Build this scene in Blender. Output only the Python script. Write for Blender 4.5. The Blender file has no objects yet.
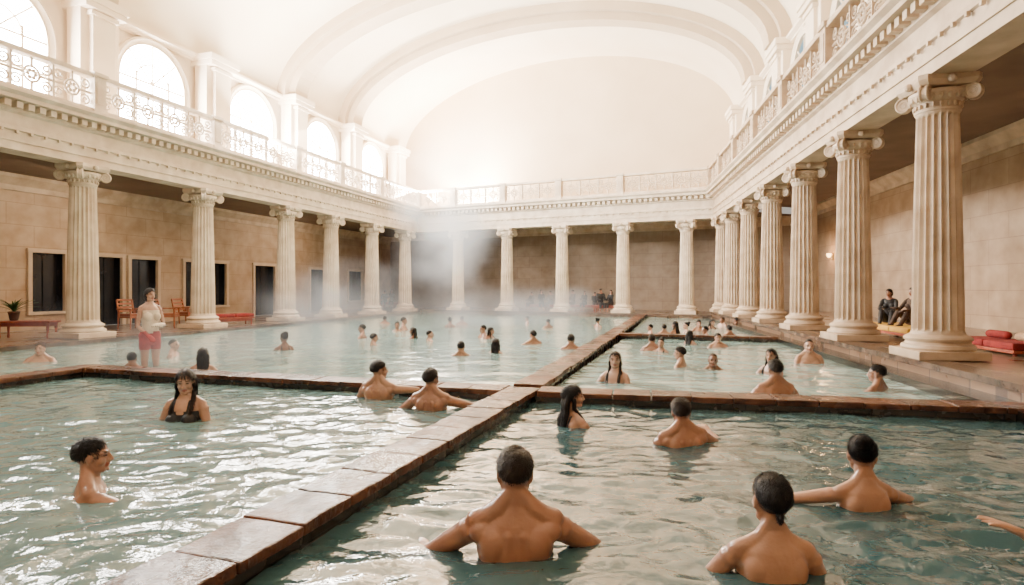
import bpy, bmesh, math, random
from mathutils import Vector, Matrix, noise
random.seed(7)
SC = bpy.context.scene
COL = SC.collection
V = Vector
F = 600.0; CAMZ = 1.3

# ------------------------------------------------------------------ materials
def new_mat(name):
    m = bpy.data.materials.new(name); m.use_nodes = True
    nt = m.node_tree; nt.nodes.clear()
    out = nt.nodes.new('ShaderNodeOutputMaterial')
    b = nt.nodes.new('ShaderNodeBsdfPrincipled')
    nt.links.new(b.outputs[0], out.inputs[0])
    return m, nt, b, out
def coords(nt, kind='Object', scale=(1,1,1), rot=(0,0,0)):
    t = nt.nodes.new('ShaderNodeTexCoord'); mp = nt.nodes.new('ShaderNodeMapping')
    mp.inputs['Scale'].default_value = scale; mp.inputs['Rotation'].default_value = rot
    nt.links.new(t.outputs[kind], mp.inputs[0]); return mp.outputs[0]
def noise_mat(name, c1, c2, scale=3, rough=0.6, bump=0.15, bscale=30, kind='Object', metallic=0, coat=0, ior=1.45, rvar=0):
    m, nt, b, out = new_mat(name)
    co = coords(nt, kind)
    n = nt.nodes.new('ShaderNodeTexNoise'); n.inputs['Scale'].default_value = scale; n.inputs['Detail'].default_value = 5
    nt.links.new(co, n.inputs['Vector'])
    r = nt.nodes.new('ShaderNodeValToRGB')
    r.color_ramp.elements[0].position = .35; r.color_ramp.elements[1].position = .7
    r.color_ramp.elements[0].color = (*c1, 1); r.color_ramp.elements[1].color = (*c2, 1)
    nt.links.new(n.outputs['Fac'], r.inputs[0]); nt.links.new(r.outputs[0], b.inputs['Base Color'])
    b.inputs['Roughness'].default_value = rough; b.inputs['Metallic'].default_value = metallic
    if rvar:
        n3 = nt.nodes.new('ShaderNodeTexNoise'); n3.inputs['Scale'].default_value = 1.7; n3.inputs['Detail'].default_value = 5
        nt.links.new(co, n3.inputs['Vector'])
        mr = nt.nodes.new('ShaderNodeMapRange'); mr.inputs[1].default_value = .35; mr.inputs[2].default_value = .65; mr.inputs[3].default_value = rough; mr.inputs[4].default_value = rough+rvar
        nt.links.new(n3.outputs['Fac'], mr.inputs[0]); nt.links.new(mr.outputs[0], b.inputs['Roughness'])
    b.inputs['Coat Weight'].default_value = coat; b.inputs['Coat Roughness'].default_value = .15
    b.inputs['IOR'].default_value = ior
    if bump:
        n2 = nt.nodes.new('ShaderNodeTexNoise'); n2.inputs['Scale'].default_value = bscale; n2.inputs['Detail'].default_value = 3
        nt.links.new(co, n2.inputs['Vector'])
        bp = nt.nodes.new('ShaderNodeBump'); bp.inputs['Strength'].default_value = bump; bp.inputs['Distance'].default_value = .02
        nt.links.new(n2.outputs['Fac'], bp.inputs['Height']); nt.links.new(bp.outputs[0], b.inputs['Normal'])
    return m
def brick_mat(name, c1, c2, mortar, bw, bh, ms=.01, rough=.6, bump=.3, kind='UV', offs=.5, nscale=2.0, coat=0, dirt=(.6,.5,.42), spec=.5):
    m, nt, b, out = new_mat(name)
    co = coords(nt, kind)
    br = nt.nodes.new('ShaderNodeTexBrick'); br.offset = offs
    br.inputs['Scale'].default_value = 1; br.inputs['Brick Width'].default_value = bw; br.inputs['Row Height'].default_value = bh
    br.inputs['Mortar Size'].default_value = ms; br.inputs['Mortar Smooth'].default_value = .3
    br.inputs['Color1'].default_value = (*c1, 1); br.inputs['Color2'].default_value = (*c2, 1); br.inputs['Mortar'].default_value = (*mortar, 1)
    nt.links.new(co, br.inputs['Vector'])
    n = nt.nodes.new('ShaderNodeTexNoise'); n.inputs['Scale'].default_value = nscale; n.inputs['Detail'].default_value = 6
    nt.links.new(co, n.inputs['Vector'])
    rr = nt.nodes.new('ShaderNodeValToRGB'); rr.color_ramp.elements[0].position = .3; rr.color_ramp.elements[1].position = .65
    rr.color_ramp.elements[0].color = (*dirt, 1); rr.color_ramp.elements[1].color = (1, 1, 1, 1)
    nt.links.new(n.outputs['Fac'], rr.inputs[0])
    mx = nt.nodes.new('ShaderNodeMixRGB'); mx.blend_type = 'MULTIPLY'; mx.inputs[0].default_value = 1
    nt.links.new(br.outputs['Color'], mx.inputs[1]); nt.links.new(rr.outputs[0], mx.inputs[2])
    nt.links.new(mx.outputs[0], b.inputs['Base Color'])
    rg = nt.nodes.new('ShaderNodeMapRange'); rg.inputs[3].default_value = max(rough-.12, .05); rg.inputs[4].default_value = min(rough+.15, 1)
    nt.links.new(n.outputs['Fac'], rg.inputs[0]); nt.links.new(rg.outputs[0], b.inputs['Roughness'])
    bp = nt.nodes.new('ShaderNodeBump'); bp.inputs['Strength'].default_value = bump; bp.inputs['Distance'].default_value = .01
    mi = nt.nodes.new('ShaderNodeMath'); mi.operation = 'SUBTRACT'
    nt.links.new(n.outputs['Fac'], mi.inputs[0]); nt.links.new(br.outputs['Fac'], mi.inputs[1])
    nt.links.new(mi.outputs[0], bp.inputs['Height']); nt.links.new(bp.outputs[0], b.inputs['Normal'])
    b.inputs['Coat Weight'].default_value = coat; b.inputs['Coat Roughness'].default_value = .1
    b.inputs['Specular IOR Level'].default_value = spec
    return m
def emis_mat(name, col, s):
    m = bpy.data.materials.new(name); m.use_nodes = True; nt = m.node_tree; nt.nodes.clear()
    o = nt.nodes.new('ShaderNodeOutputMaterial'); e = nt.nodes.new('ShaderNodeEmission')
    e.inputs[0].default_value = (*col, 1); e.inputs[1].default_value = s; nt.links.new(e.outputs[0], o.inputs[0]); return m

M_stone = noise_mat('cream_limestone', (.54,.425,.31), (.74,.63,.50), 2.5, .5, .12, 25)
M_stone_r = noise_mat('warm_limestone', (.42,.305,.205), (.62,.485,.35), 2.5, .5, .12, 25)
M_plaster = noise_mat('pale_plaster', (.80,.67,.51), (.88,.76,.61), .8, .8, .05, 20)
M_vault = noise_mat('vault_plaster', (.78,.65,.48), (.84,.73,.57), .5, .85, 0, 20)
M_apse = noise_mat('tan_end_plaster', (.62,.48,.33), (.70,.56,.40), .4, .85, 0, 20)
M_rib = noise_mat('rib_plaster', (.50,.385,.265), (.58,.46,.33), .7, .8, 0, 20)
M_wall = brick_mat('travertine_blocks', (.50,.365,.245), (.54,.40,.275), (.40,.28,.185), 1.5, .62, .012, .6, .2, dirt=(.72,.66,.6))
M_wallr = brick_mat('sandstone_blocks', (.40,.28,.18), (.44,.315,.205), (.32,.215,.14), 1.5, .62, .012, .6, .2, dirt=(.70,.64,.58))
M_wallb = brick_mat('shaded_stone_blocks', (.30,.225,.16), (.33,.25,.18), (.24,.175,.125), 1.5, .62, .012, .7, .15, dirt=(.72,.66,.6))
M_deck = brick_mat('deck_tiles', (.17,.105,.066), (.24,.155,.10), (.08,.05,.035), .9, .9, .02, .28, .3, 'Object', .0, 1.5, .3)
M_cope = noise_mat('nosing_stone', (.05,.034,.025), (.17,.11,.08), 4, .22, .4, 20, coat=.3)
M_ledge = brick_mat('dark_wet_stone', (.025,.018,.014), (.048,.034,.026), (.010,.008,.007), .6, .09, .01, .25, .6, 'UV', .5, 4, .3)
M_cope2 = noise_mat('coping_stone', (.030,.012,.007), (.155,.064,.036), 3.6, .14, .7, 20, coat=.12, ior=1.33, rvar=.4)
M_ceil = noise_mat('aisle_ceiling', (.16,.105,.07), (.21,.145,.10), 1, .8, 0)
M_dark = noise_mat('dark_opening_glass', (.006,.006,.008), (.014,.014,.018), 2, .2, 0)
M_frame = noise_mat('painted_frame', (.55,.42,.30), (.64,.51,.38), 3, .6, 0)
M_wood = noise_mat('reddish_wood', (.24,.045,.022), (.34,.075,.035), 9, .4, .1)
M_wood2 = noise_mat('red_brown_wood', (.26,.075,.03), (.36,.12,.05), 9, .4, .1)
M_red = noise_mat('red_fabric', (.30,.012,.010), (.40,.022,.018), 12, .8, .2, 90)
M_dred = noise_mat('dark_red_fabric', (.17,.010,.010), (.24,.016,.014), 12, .85, .2, 90)
M_tan = noise_mat('tan_fabric', (.36,.22,.12), (.44,.29,.17), 12, .8, .2, 90)
M_yel = noise_mat('yellow_fabric', (.56,.30,.04), (.66,.39,.06), 12, .8, .2, 90)
M_crm = noise_mat('cream_cloth', (.70,.57,.43), (.80,.69,.55), 12, .8, .2, 90)
M_blk = noise_mat('black_fabric', (.012,.012,.014), (.025,.024,.026), 12, .55, .2, 90)
M_brn = noise_mat('brown_fabric', (.045,.026,.018), (.075,.042,.028), 12, .75, .2, 90)
M_gry = noise_mat('grey_brown_fabric', (.09,.07,.058), (.13,.105,.085), 12, .8, .2, 90)
M_leaf = noise_mat('leaf_green', (.02,.06,.015), (.05,.12,.03), 8, .5, .1)
M_terra = noise_mat('dark_ceramic', (.06,.035,.025), (.10,.06,.04), 6, .4, .1)
M_brass = noise_mat('aged_brass', (.45,.28,.10), (.6,.4,.16), 9, .35, .05, metallic=.9)
M_glow = emis_mat('lamp_glow', (1,.58,.22), 12)
M_sky = emis_mat('daylight_glass', (1,.96,.90), 120)
M_sky2 = emis_mat('daylight_glass_cool', (.38,.58,.67), 1.3)
M_eye = noise_mat('eye_dark', (.03,.02,.015), (.05,.035,.03), 5, .15, 0)
M_floorp = noise_mat('pool_floor', (.12,.22,.21), (.16,.28,.26), 2, .6, 0)

def hair_mat(name, c):
    m, nt, b, out = new_mat(name)
    co = coords(nt, 'Object', (90, 90, 14))
    n = nt.nodes.new('ShaderNodeTexNoise'); n.inputs['Scale'].default_value = 2; n.inputs['Detail'].default_value = 3
    nt.links.new(co, n.inputs['Vector'])
    r = nt.nodes.new('ShaderNodeValToRGB'); r.color_ramp.elements[0].color = (c[0]*.4, c[1]*.4, c[2]*.4, 1); r.color_ramp.elements[1].color = (c[0]*1.8, c[1]*1.8, c[2]*1.8, 1)
    nt.links.new(n.outputs['Fac'], r.inputs[0]); nt.links.new(r.outputs[0], b.inputs['Base Color'])
    b.inputs['Roughness'].default_value = .42; b.inputs['Specular IOR Level'].default_value = .25
    bp = nt.nodes.new('ShaderNodeBump'); bp.inputs['Strength'].default_value = .8; bp.inputs['Distance'].default_value = .008
    nt.links.new(n.outputs['Fac'], bp.inputs['Height']); nt.links.new(bp.outputs[0], b.inputs['Normal'])
    return m
M_hair = [hair_mat('dark_brown_hair', (.013,.0065,.004)), hair_mat('black_hair', (.006,.004,.004)), hair_mat('brown_hair', (.05,.024,.012))]
def skin_mat(name, c):
    m, nt, b, out = new_mat(name)
    co = coords(nt, 'Object')
    n = nt.nodes.new('ShaderNodeTexNoise'); n.inputs['Scale'].default_value = 6; n.inputs['Detail'].default_value = 5
    nt.links.new(co, n.inputs['Vector'])
    r = nt.nodes.new('ShaderNodeValToRGB'); r.color_ramp.elements[0].position = .3; r.color_ramp.elements[1].position = .7
    r.color_ramp.elements[0].color = (c[0]*.80, c[1]*.72, c[2]*.68, 1); r.color_ramp.elements[1].color = (c[0]*1.08, c[1]*1.08, c[2]*1.07, 1)
    nt.links.new(n.outputs['Fac'], r.inputs[0])
    at = nt.nodes.new('ShaderNodeAttribute'); at.attribute_name = 'Tint'
    mx = nt.nodes.new('ShaderNodeMixRGB'); mx.blend_type = 'MULTIPLY'; mx.inputs[0].default_value = 1
    nt.links.new(r.outputs[0], mx.inputs[1]); nt.links.new(at.outputs['Color'], mx.inputs[2])
    nt.links.new(mx.outputs[0], b.inputs['Base Color'])
    b.inputs['Roughness'].default_value = .38; b.inputs['Coat Weight'].default_value = .6; b.inputs['Coat Roughness'].default_value = .12
    n2 = nt.nodes.new('ShaderNodeTexNoise'); n2.inputs['Scale'].default_value = 45; n2.inputs['Detail'].default_value = 4
    nt.links.new(co, n2.inputs['Vector'])
    bp = nt.nodes.new('ShaderNodeBump'); bp.inputs['Strength'].default_value = .4; bp.inputs['Distance'].default_value = .006
    nt.links.new(n2.outputs['Fac'], bp.inputs['Height']); nt.links.new(bp.outputs[0], b.inputs['Normal']); nt.links.new(bp.outputs[0], b.inputs['Coat Normal'])
    return m
M_skin = [skin_mat('tan_skin', (.34,.165,.10)), skin_mat('light_skin', (.47,.27,.185)), skin_mat('deep_skin', (.22,.105,.062)), skin_mat('olive_skin', (.40,.215,.135))]

def water_mat(name, base, rough=.04, bstr=.35):
    m, nt, b, out = new_mat(name)
    co = coords(nt, 'Object')
    n = nt.nodes.new('ShaderNodeTexNoise'); n.inputs['Scale'].default_value = .5; n.inputs['Detail'].default_value = 3
    nt.links.new(co, n.inputs['Vector'])
    r = nt.nodes.new('ShaderNodeValToRGB'); r.color_ramp.elements[0].position = .3; r.color_ramp.elements[1].position = .7
    r.color_ramp.elements[0].color = (base[0]*.7, base[1]*.75, base[2]*.75, 1); r.color_ramp.elements[1].color = (base[0]*1.15, base[1]*1.12, base[2]*1.1, 1)
    nt.links.new(n.outputs['Fac'], r.inputs[0]); nt.links.new(r.outputs[0], b.inputs['Base Color'])
    b.inputs['Roughness'].default_value = rough; b.inputs['IOR'].default_value = 1.36
    b.inputs['Coat Weight'].default_value = .35; b.inputs['Coat Roughness'].default_value = .03; b.inputs['Coat IOR'].default_value = 1.33
    n2 = nt.nodes.new('ShaderNodeTexNoise'); n2.inputs['Scale'].default_value = 8; n2.inputs['Detail'].default_value = 3; n2.inputs['Distortion'].default_value = .6
    nt.links.new(co, n2.inputs['Vector'])
    bp = nt.nodes.new('ShaderNodeBump'); bp.inputs['Strength'].default_value = bstr; bp.inputs['Distance'].default_value = .025
    nt.links.new(n2.outputs['Fac'], bp.inputs['Height']); nt.links.new(bp.outputs[0], b.inputs['Normal']); nt.links.new(bp.outputs[0], b.inputs['Coat Normal'])
    return m
M_waterL = water_mat('pool_water_pale', (.135,.225,.235))
M_waterR = water_mat('pool_water_deep', (.048,.098,.108))
M_waterF = water_mat('pool_water_turquoise', (.27,.42,.42))

# ------------------------------------------------------------------ mesh helpers
def obj(name, me, parent=None, mat=None, smooth=False, **props):
    o = bpy.data.objects.new(name, me); COL.objects.link(o)
    if me is not None and mat is not None and len(me.materials) == 0: me.materials.append(mat)
    if parent is not None: o.parent = parent
    if smooth and me is not None:
        me.polygons.foreach_set('use_smooth', [True]*len(me.polygons))
    for k, v in props.items(): o[k] = v
    return o
def bm_mesh(bm, name, auto=None):
    bmesh.ops.recalc_face_normals(bm, faces=bm.faces)
    me = bpy.data.meshes.new(name); bm.to_mesh(me); bm.free()
    return me
def box(bm, c, s, M=None, bev=0):
    mt = Matrix.Translation(c) @ Matrix.Diagonal((s[0], s[1], s[2], 1))
    if M is not None: mt = M @ mt
    r = bmesh.ops.create_cube(bm, size=1, matrix=mt)
    if bev:
        es = list({e for v in r['verts'] for e in v.link_edges})
        bmesh.ops.bevel(bm, geom=es, offset=bev, segments=2, affect='EDGES', profile=.6)
def ell(bm, c, r, M=None, seg=14):
    mt = Matrix.Translation(c) @ Matrix.Diagonal((r[0], r[1], r[2], 1))
    if M is not None: mt = M @ mt
    bmesh.ops.create_uvsphere(bm, u_segments=seg, v_segments=max(6, seg*2//3), radius=1, matrix=mt)
def loft(bm, rings, closed=True):
    vs = [[bm.verts.new(p) for p in r] for r in rings]
    n = len(vs[0])
    for a, b in zip(vs[:-1], vs[1:]):
        for i in range(n if closed else n-1):
            j = (i+1) % n
            bm.faces.new((a[i], a[j], b[j], b[i]))
    bm.faces.new(vs[0][::-1]); bm.faces.new(vs[-1])
def tube(bm, pts, rads, seg=10, M=None, rnd=True):
    pts = [V(p) for p in pts]
    if not isinstance(rads, (list, tuple)): rads = [rads]*len(pts)
    d = [(pts[min(i+1, len(pts)-1)]-pts[max(i-1, 0)]).normalized() for i in range(len(pts))]
    u = d[0].orthogonal().normalized()
    rings = []
    def ring(c, u, w, r): return [c+(u*math.cos(2*math.pi*k/seg)+w*math.sin(2*math.pi*k/seg))*r for k in range(seg)]
    for i, p in enumerate(pts):
        u = (u-d[i]*u.dot(d[i])).normalized(); w = d[i].cross(u)
        if i == 0 and rnd:
            for a in (80, 55, 28):
                a = math.radians(a); rings.append(ring(p-d[i]*rads[0]*math.sin(a), u, w, rads[0]*math.cos(a)))
        rings.append(ring(p, u, w, rads[i]))
        if i == len(pts)-1 and rnd:
            for a in (28, 55, 80):
                a = math.radians(a); rings.append(ring(p+d[i]*rads[i]*math.sin(a), u, w, rads[i]*math.cos(a)))
    if M is not None: rings = [[M @ q for q in r] for r in rings]
    loft(bm, rings)
def lathe(bm, prof, seg=32, M=None):
    rings = []
    for r, z in prof:
        ring = [V((r*math.cos(2*math.pi*k/seg), r*math.sin(2*math.pi*k/seg), z)) for k in range(seg)]
        if M is not None: ring = [M @ q for q in ring]
        rings.append(ring)
    loft(bm, rings)
def quads_mesh(name, quads, uvs=None):
    vs = []; fs = []
    for q in quads:
        i = len(vs); vs += [tuple(p) for p in q]; fs.append(tuple(range(i, i+len(q))))
    me = bpy.data.meshes.new(name); me.from_pydata(vs, [], fs)
    if uvs:
        ul = me.uv_layers.new(name='UVMap'); k = 0
        for u in uvs:
            for t in u: ul.data[k].uv = t; k += 1
    me.update(); return me

# ------------------------------------------------------------------ plan geometry (three colonnade lines)
class Line:
    def __init__(s, p, d, n): s.p = V(p); s.d = V(d).normalized(); s.n = V(n).normalized()
    def off(s, o): return (s.p + s.n*o, s.d)
LL = Line((-14.857, 0), (.292, 1), (1, -.292))
LB = Line((0, 30.24), (1, -.48), (-.48, -1))
LR = Line((4.784, 0), (.162, 1), (-1, .162))
def isect(a, b):
    (p, d), (q, e) = a, b
    den = d.x*e.y-d.y*e.x; w = q-p
    t = (w.x*e.y-w.y*e.x)/den
    return p+d*t
def at_y(l, y):
    p, d = l; return p+d*((y-p.y)/d.y)
YF_L, YF_R = -1.98, -1.98
def ring4(oL, oB, oR, yl=None, yr=None):
    a, b, c = LL.off(oL), LB.off(oB), LR.off(oR)
    return [at_y(a, YF_L if yl is None else yl), isect(a, b), isect(b, c), at_y(c, YF_R if yr is None else yr)]
SIDES = ['left', 'back', 'right']

def wall_quads(p, q, z0, z1, ops=()):
    L = (q-p).length; d = (q-p)/L
    ss = sorted({0, L, *[o[0] for o in ops], *[o[1] for o in ops]}); zs = sorted({z0, z1, *[o[2] for o in ops], *[o[3] for o in ops]})
    Q = []; U = []
    for a, b in zip(ss[:-1], ss[1:]):
        for c, e in zip(zs[:-1], zs[1:]):
            ms, mz = (a+b)/2, (c+e)/2
            if any(o[0] < ms < o[1] and o[2] < mz < o[3] for o in ops): continue
            A, B = p+d*a, p+d*b
            Q.append([(A.x, A.y, c), (B.x, B.y, c), (B.x, B.y, e), (A.x, A.y, e)]); U.append([(a, c), (b, c), (b, e), (a, e)])
    return Q, U

# ---- outer aisle walls
ZD = {'left': .08, 'back': .15, 'right': .28}
R = ring4(-3.98, -4.0, -4.46)
zc = {'left': 4.5, 'back': 4.7, 'right': 5.0}
def y2s(y): return (y-R[0].y)/(R[1].y-R[0].y)*(R[1]-R[0]).length
opsL = [(y2s(17.35), y2s(18.3), .6, 2.34), (y2s(19.25), y2s(20.15), .08, 2.32), (y2s(20.45), y2s(21.5), .08, 2.3), (y2s(22.65), y2s(24.7), .6, 2.3),
        (y2s(26.3), y2s(27.6), .08, 2.3), (y2s(30.2), y2s(31.4), .08, 2.25), (y2s(33.6), y2s(35), .6, 2.25), (y2s(13.6), y2s(15.4), .6, 2.34)]
for i, s in enumerate(SIDES):
    p, q = R[i], R[i+1]
    ops = opsL if s == 'left' else ()
    Q, U = wall_quads(p, q, -.2, zc[s]+.02, ops)
    me = quads_mesh('wall_'+s, Q, U)
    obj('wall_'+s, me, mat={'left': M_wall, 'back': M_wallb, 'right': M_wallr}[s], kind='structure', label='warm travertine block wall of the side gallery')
d = (R[1]-R[0]).normalized(); nrm = V((d.y, -d.x))
nd = nw = 0
for o in opsL:
    isdoor = o[2] < .3
    w = o[1]-o[0]; h = o[3]-o[2]
    c = R[0]+d*(o[0]+w/2)
    X = V((d.x, d.y, 0)); Y = V((nrm.x, nrm.y, 0)); Mx = Matrix.Identity(4)
    for k in range(3): Mx[k][0] = X[k]; Mx[k][1] = Y[k]
    Mx[0][3], Mx[1][3], Mx[2][3] = c.x, c.y, o[2]
    bm = bmesh.new(); t = .12
    for sx in (-1, 1): box(bm, (sx*(w/2+t/2-.02), .02, h/2), (t, .12, h+.02), bev=.01)
    box(bm, (0, .02, h+t/2-.01), (w+2*t, .14, t), bev=.01)
    if not isdoor: box(bm, (0, .03, -t/2+.02), (w+2*t, .18, t*.7), bev=.01)
    if isdoor: nd += 1; nm = 'door_%d' % nd
    else: nw += 1; nm = 'window_%d' % nw
    fr = obj(nm, bm_mesh(bm, nm), mat=M_frame, kind='structure', label='dark doorway in a pale stone surround' if isdoor else 'dark rectangular window in a pale stone surround')
    fr.matrix_world = Mx
    bm = bmesh.new(); box(bm, (0, -.2, h/2), (w, .03, h))
    for sx in (-1, 1): box(bm, (sx*(w/2+.01), -.1, h/2), (.02, .2, h))
    box(bm, (0, -.1, h+.01), (w, .2, .02))
    if w > .8: box(bm, (0, -.17, h/2), (.04, .03, h))
    obj('dark_glass', bm_mesh(bm, 'dark_glass'), parent=fr, mat=M_dark)
for i, s in enumerate(SIDES):
    r2 = ring4(-3.92, -3.94, -4.40); r3 = ring4(-3.98, -4.0, -4.46); r4 = ring4(-3.75, -3.77, -4.2)
    z = zc[s]
    def strip(ra, rb, za, zb):
        a, b = ra[i], ra[i+1]; c, e = rb[i], rb[i+1]
        return [(a.x, a.y, za), (b.x, b.y, za), (e.x, e.y, zb), (c.x, c.y, zb)]
    me = quads_mesh('trim', [strip(r2, r2, z-.45, z-.3), strip(r3, r2, z-.45, z-.45), strip(r2, r4, z-.3, z-.1), strip(r4, r4, z-.1, z)])
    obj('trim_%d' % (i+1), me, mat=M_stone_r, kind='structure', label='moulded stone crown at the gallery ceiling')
RI = ring4(-.2, -.2, -.2)
IN = (.85, .8, .45)
RD = ring4(*IN); RW = ring4(-4.0, -4.02, -4.48)
for i, s in enumerate(SIDES):
    z = zc[s]
    q = [(RI[i].x, RI[i].y, z), (RI[i+1].x, RI[i+1].y, z), (RW[i+1].x, RW[i+1].y, z), (RW[i].x, RW[i].y, z)]
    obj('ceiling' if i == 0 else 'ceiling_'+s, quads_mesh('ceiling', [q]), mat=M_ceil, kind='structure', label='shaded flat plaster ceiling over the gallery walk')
    bm = bmesh.new(); z = ZD[s]
    a = [RD[i], RD[i+1], RW[i+1], RW[i]]
    loft(bm, [[V((p.x, p.y, zz)) for p in a] for zz in (-1.8, z)])
    obj('floor_'+s, bm_mesh(bm, 'floor'), mat=M_deck, kind='structure', label='brown stone tiled pool deck')
for i, s in enumerate(SIDES):
    o2 = [x+.04 for x in IN]; r2 = ring4(*o2); o3 = [x-.35 for x in IN]; r3 = ring4(*o3); z = ZD[s]
    bm = bmesh.new()
    loft(bm, [[V((p.x, p.y, zz)) for p in (r2[i], r2[i+1], r3[i+1], r3[i])] for zz in (z-.07, z+.012)])
    obj('trim_%d' % (10+i), bm_mesh(bm, 'trim'), mat=M_cope, kind='structure', label='dark wet stone nosing at the pool edge')
r2 = ring4(.85, .8, .80); r3 = ring4(.85, .8, .45)
bm = bmesh.new(); loft(bm, [[V((p.x, p.y, zz)) for p in (r2[2], r2[3], r3[3], r3[2])] for zz in (-1.7, .10)])
obj('trim_14', bm_mesh(bm, 'trim'), mat=M_ledge, kind='structure', label='low dark stone step along the pool rim')
me = quads_mesh('floor', [[(-20, -2, -1.8), (10, -2, -1.8), (14, 34, -1.8), (-10, 40, -1.8)]])
obj('floor', me, mat=M_floorp, kind='structure', label='submerged pool floor')
Q, U = wall_quads(V((-20.5, -2.0)), V((9.5, -2.0)), -1.8, 13.5)
obj('wall_front', quads_mesh('wall_front', Q, U), mat=M_stone_r, kind='structure', label='plain plaster wall closing the near end of the hall')

# ------------------------------------------------------------------ entablature
prof = [(.28,4.3),(.28,4.48),(.31,4.48),(.31,4.70),(.35,4.72),(.35,4.79),(.28,4.81),(.28,5.08),(.36,5.12),(.36,5.30),(.62,5.32),(.62,5.40),(.70,5.47),(.70,5.52),
        (-.28,5.52),(-.28,4.3)]
for i, s in enumerate(SIDES):
    bm = bmesh.new()
    A = []; B = []
    for o, z in prof:
        r = ring4(o, o, o); A.append(V((r[i].x, r[i].y, z))); B.append(V((r[i+1].x, r[i+1].y, z)))
    loft(bm, [A, B])
    r = ring4(.44, .44, .44); p, q = r[i], r[i+1]; L = (q-p).length; dd = (q-p)/L
    ang = math.atan2(dd.y, dd.x); n = int(L/.24)
    for k in range(n):
        c = p+dd*(k+.5)*L/n
        box(bm, (0, 0, 0), (.13, .17, .13), Matrix.Translation((c.x, c.y, 5.235)) @ Matrix.Rotation(ang, 4, 'Z'))
    r = ring4(.36, .36, .36); p, q = r[i], r[i+1]; L = (q-p).length; n = int(L/.3)
    for k in range(n):
        c = p+dd*(k+.5)*L/n
        box(bm, (0, 0, 0), (.05, .05, .06), Matrix.Translation((c.x, c.y, 4.68)) @ Matrix.Rotation(ang, 4, 'Z'))
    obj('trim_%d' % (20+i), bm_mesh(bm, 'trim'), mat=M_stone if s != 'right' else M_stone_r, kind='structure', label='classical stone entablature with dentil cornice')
RU = ring4(-1.5, -1.52, -.92); RG = ring4(-.28, -.28, -.28)
for i, s in enumerate(SIDES):
    bm = bmesh.new()
    loft(bm, [[V((p.x, p.y, zz)) for p in (RG[i], RG[i+1], RU[i+1], RU[i])] for zz in (5.2, 5.515)])
    obj('floor_upper_'+s, bm_mesh(bm, 'floor'), mat=M_plaster, kind='structure', label='upper gallery walkway slab')

# ------------------------------------------------------------------ upper hall: walls, vault, ribs, windows
RU = ring4(-1.48, -1.5, -.9)
ZS, RISE = 9.0, 4.0
def pair(yl):
    t = (yl-RU[0].y)/(RU[1].y-RU[0].y)
    return RU[0].lerp(RU[1], t), RU[3].lerp(RU[2], t)
NA = 40
def arch_pts(PL, PR, ins=0.0, n=NA, zb=ZS):
    c = (PL+PR)/2; h = (PR-PL)/2; L = h.length
    f = (L-ins)/L; out = []
    for k in range(n+1):
        th = math.pi*(1-k/n)
        out.append(V((c.x+h.x*f*math.cos(th), c.y+h.y*f*math.cos(th), zb+(RISE-ins)*math.sin(th))))
    return out
rows = []
ys = [RU[0].y+(RU[1].y-RU[0].y)*k/12 for k in range(13)]
for y in ys: rows.append(arch_pts(*pair(y)))
Q = []
for a, b in zip(rows[:-1], rows[1:]):
    for k in range(NA): Q.append([a[k], a[k+1], b[k+1], b[k]])
me = quads_mesh('ceiling', Q); bmx = bmesh.new(); bmx.from_mesh(me); bmesh.ops.remove_doubles(bmx, verts=bmx.verts, dist=.001); bmx.to_mesh(me); bmx.free()
obj('ceiling_vault', me, mat=M_vault, smooth=True, kind='structure', label='cream plastered barrel vault over the hall')
for i, s in enumerate(SIDES):
    Q, U = wall_quads(RU[i], RU[i+1], 5.4, ZS+.01)
    if s == 'back':
        a = rows[-1]; z0 = ZS
        for k in range(NA):
            Q.append([(a[k].x, a[k].y, z0), (a[k+1].x, a[k+1].y, z0), a[k+1], a[k]]); U.append([(0, 0), (1, 0), (1, 1), (0, 1)])
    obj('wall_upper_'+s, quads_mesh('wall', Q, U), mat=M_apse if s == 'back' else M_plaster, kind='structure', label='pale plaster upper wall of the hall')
for i, s in enumerate(SIDES):
    if s == 'back': continue
    bm = bmesh.new(); A = []; B = []
    for o, z in [(-1.6, 8.8), (-1.32, 8.8), (-1.32, 8.86), (-1.2, 8.92), (-1.2, 9.0), (-1.6, 9.0)]:
        r = ring4(o, o, o+.58); A.append(V((r[i].x, r[i].y, z))); B.append(V((r[i+1].x, r[i+1].y, z)))
    loft(bm, [A, B])
    obj('trim_%d' % (30+i), bm_mesh(bm, 'trim'), mat=M_plaster, kind='structure', label='moulded string course at the vault springing')
pil = [7.9, 12.1, 16.3, 20.4, 24.6, 28.8, 33.2]
tn = 40
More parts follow.
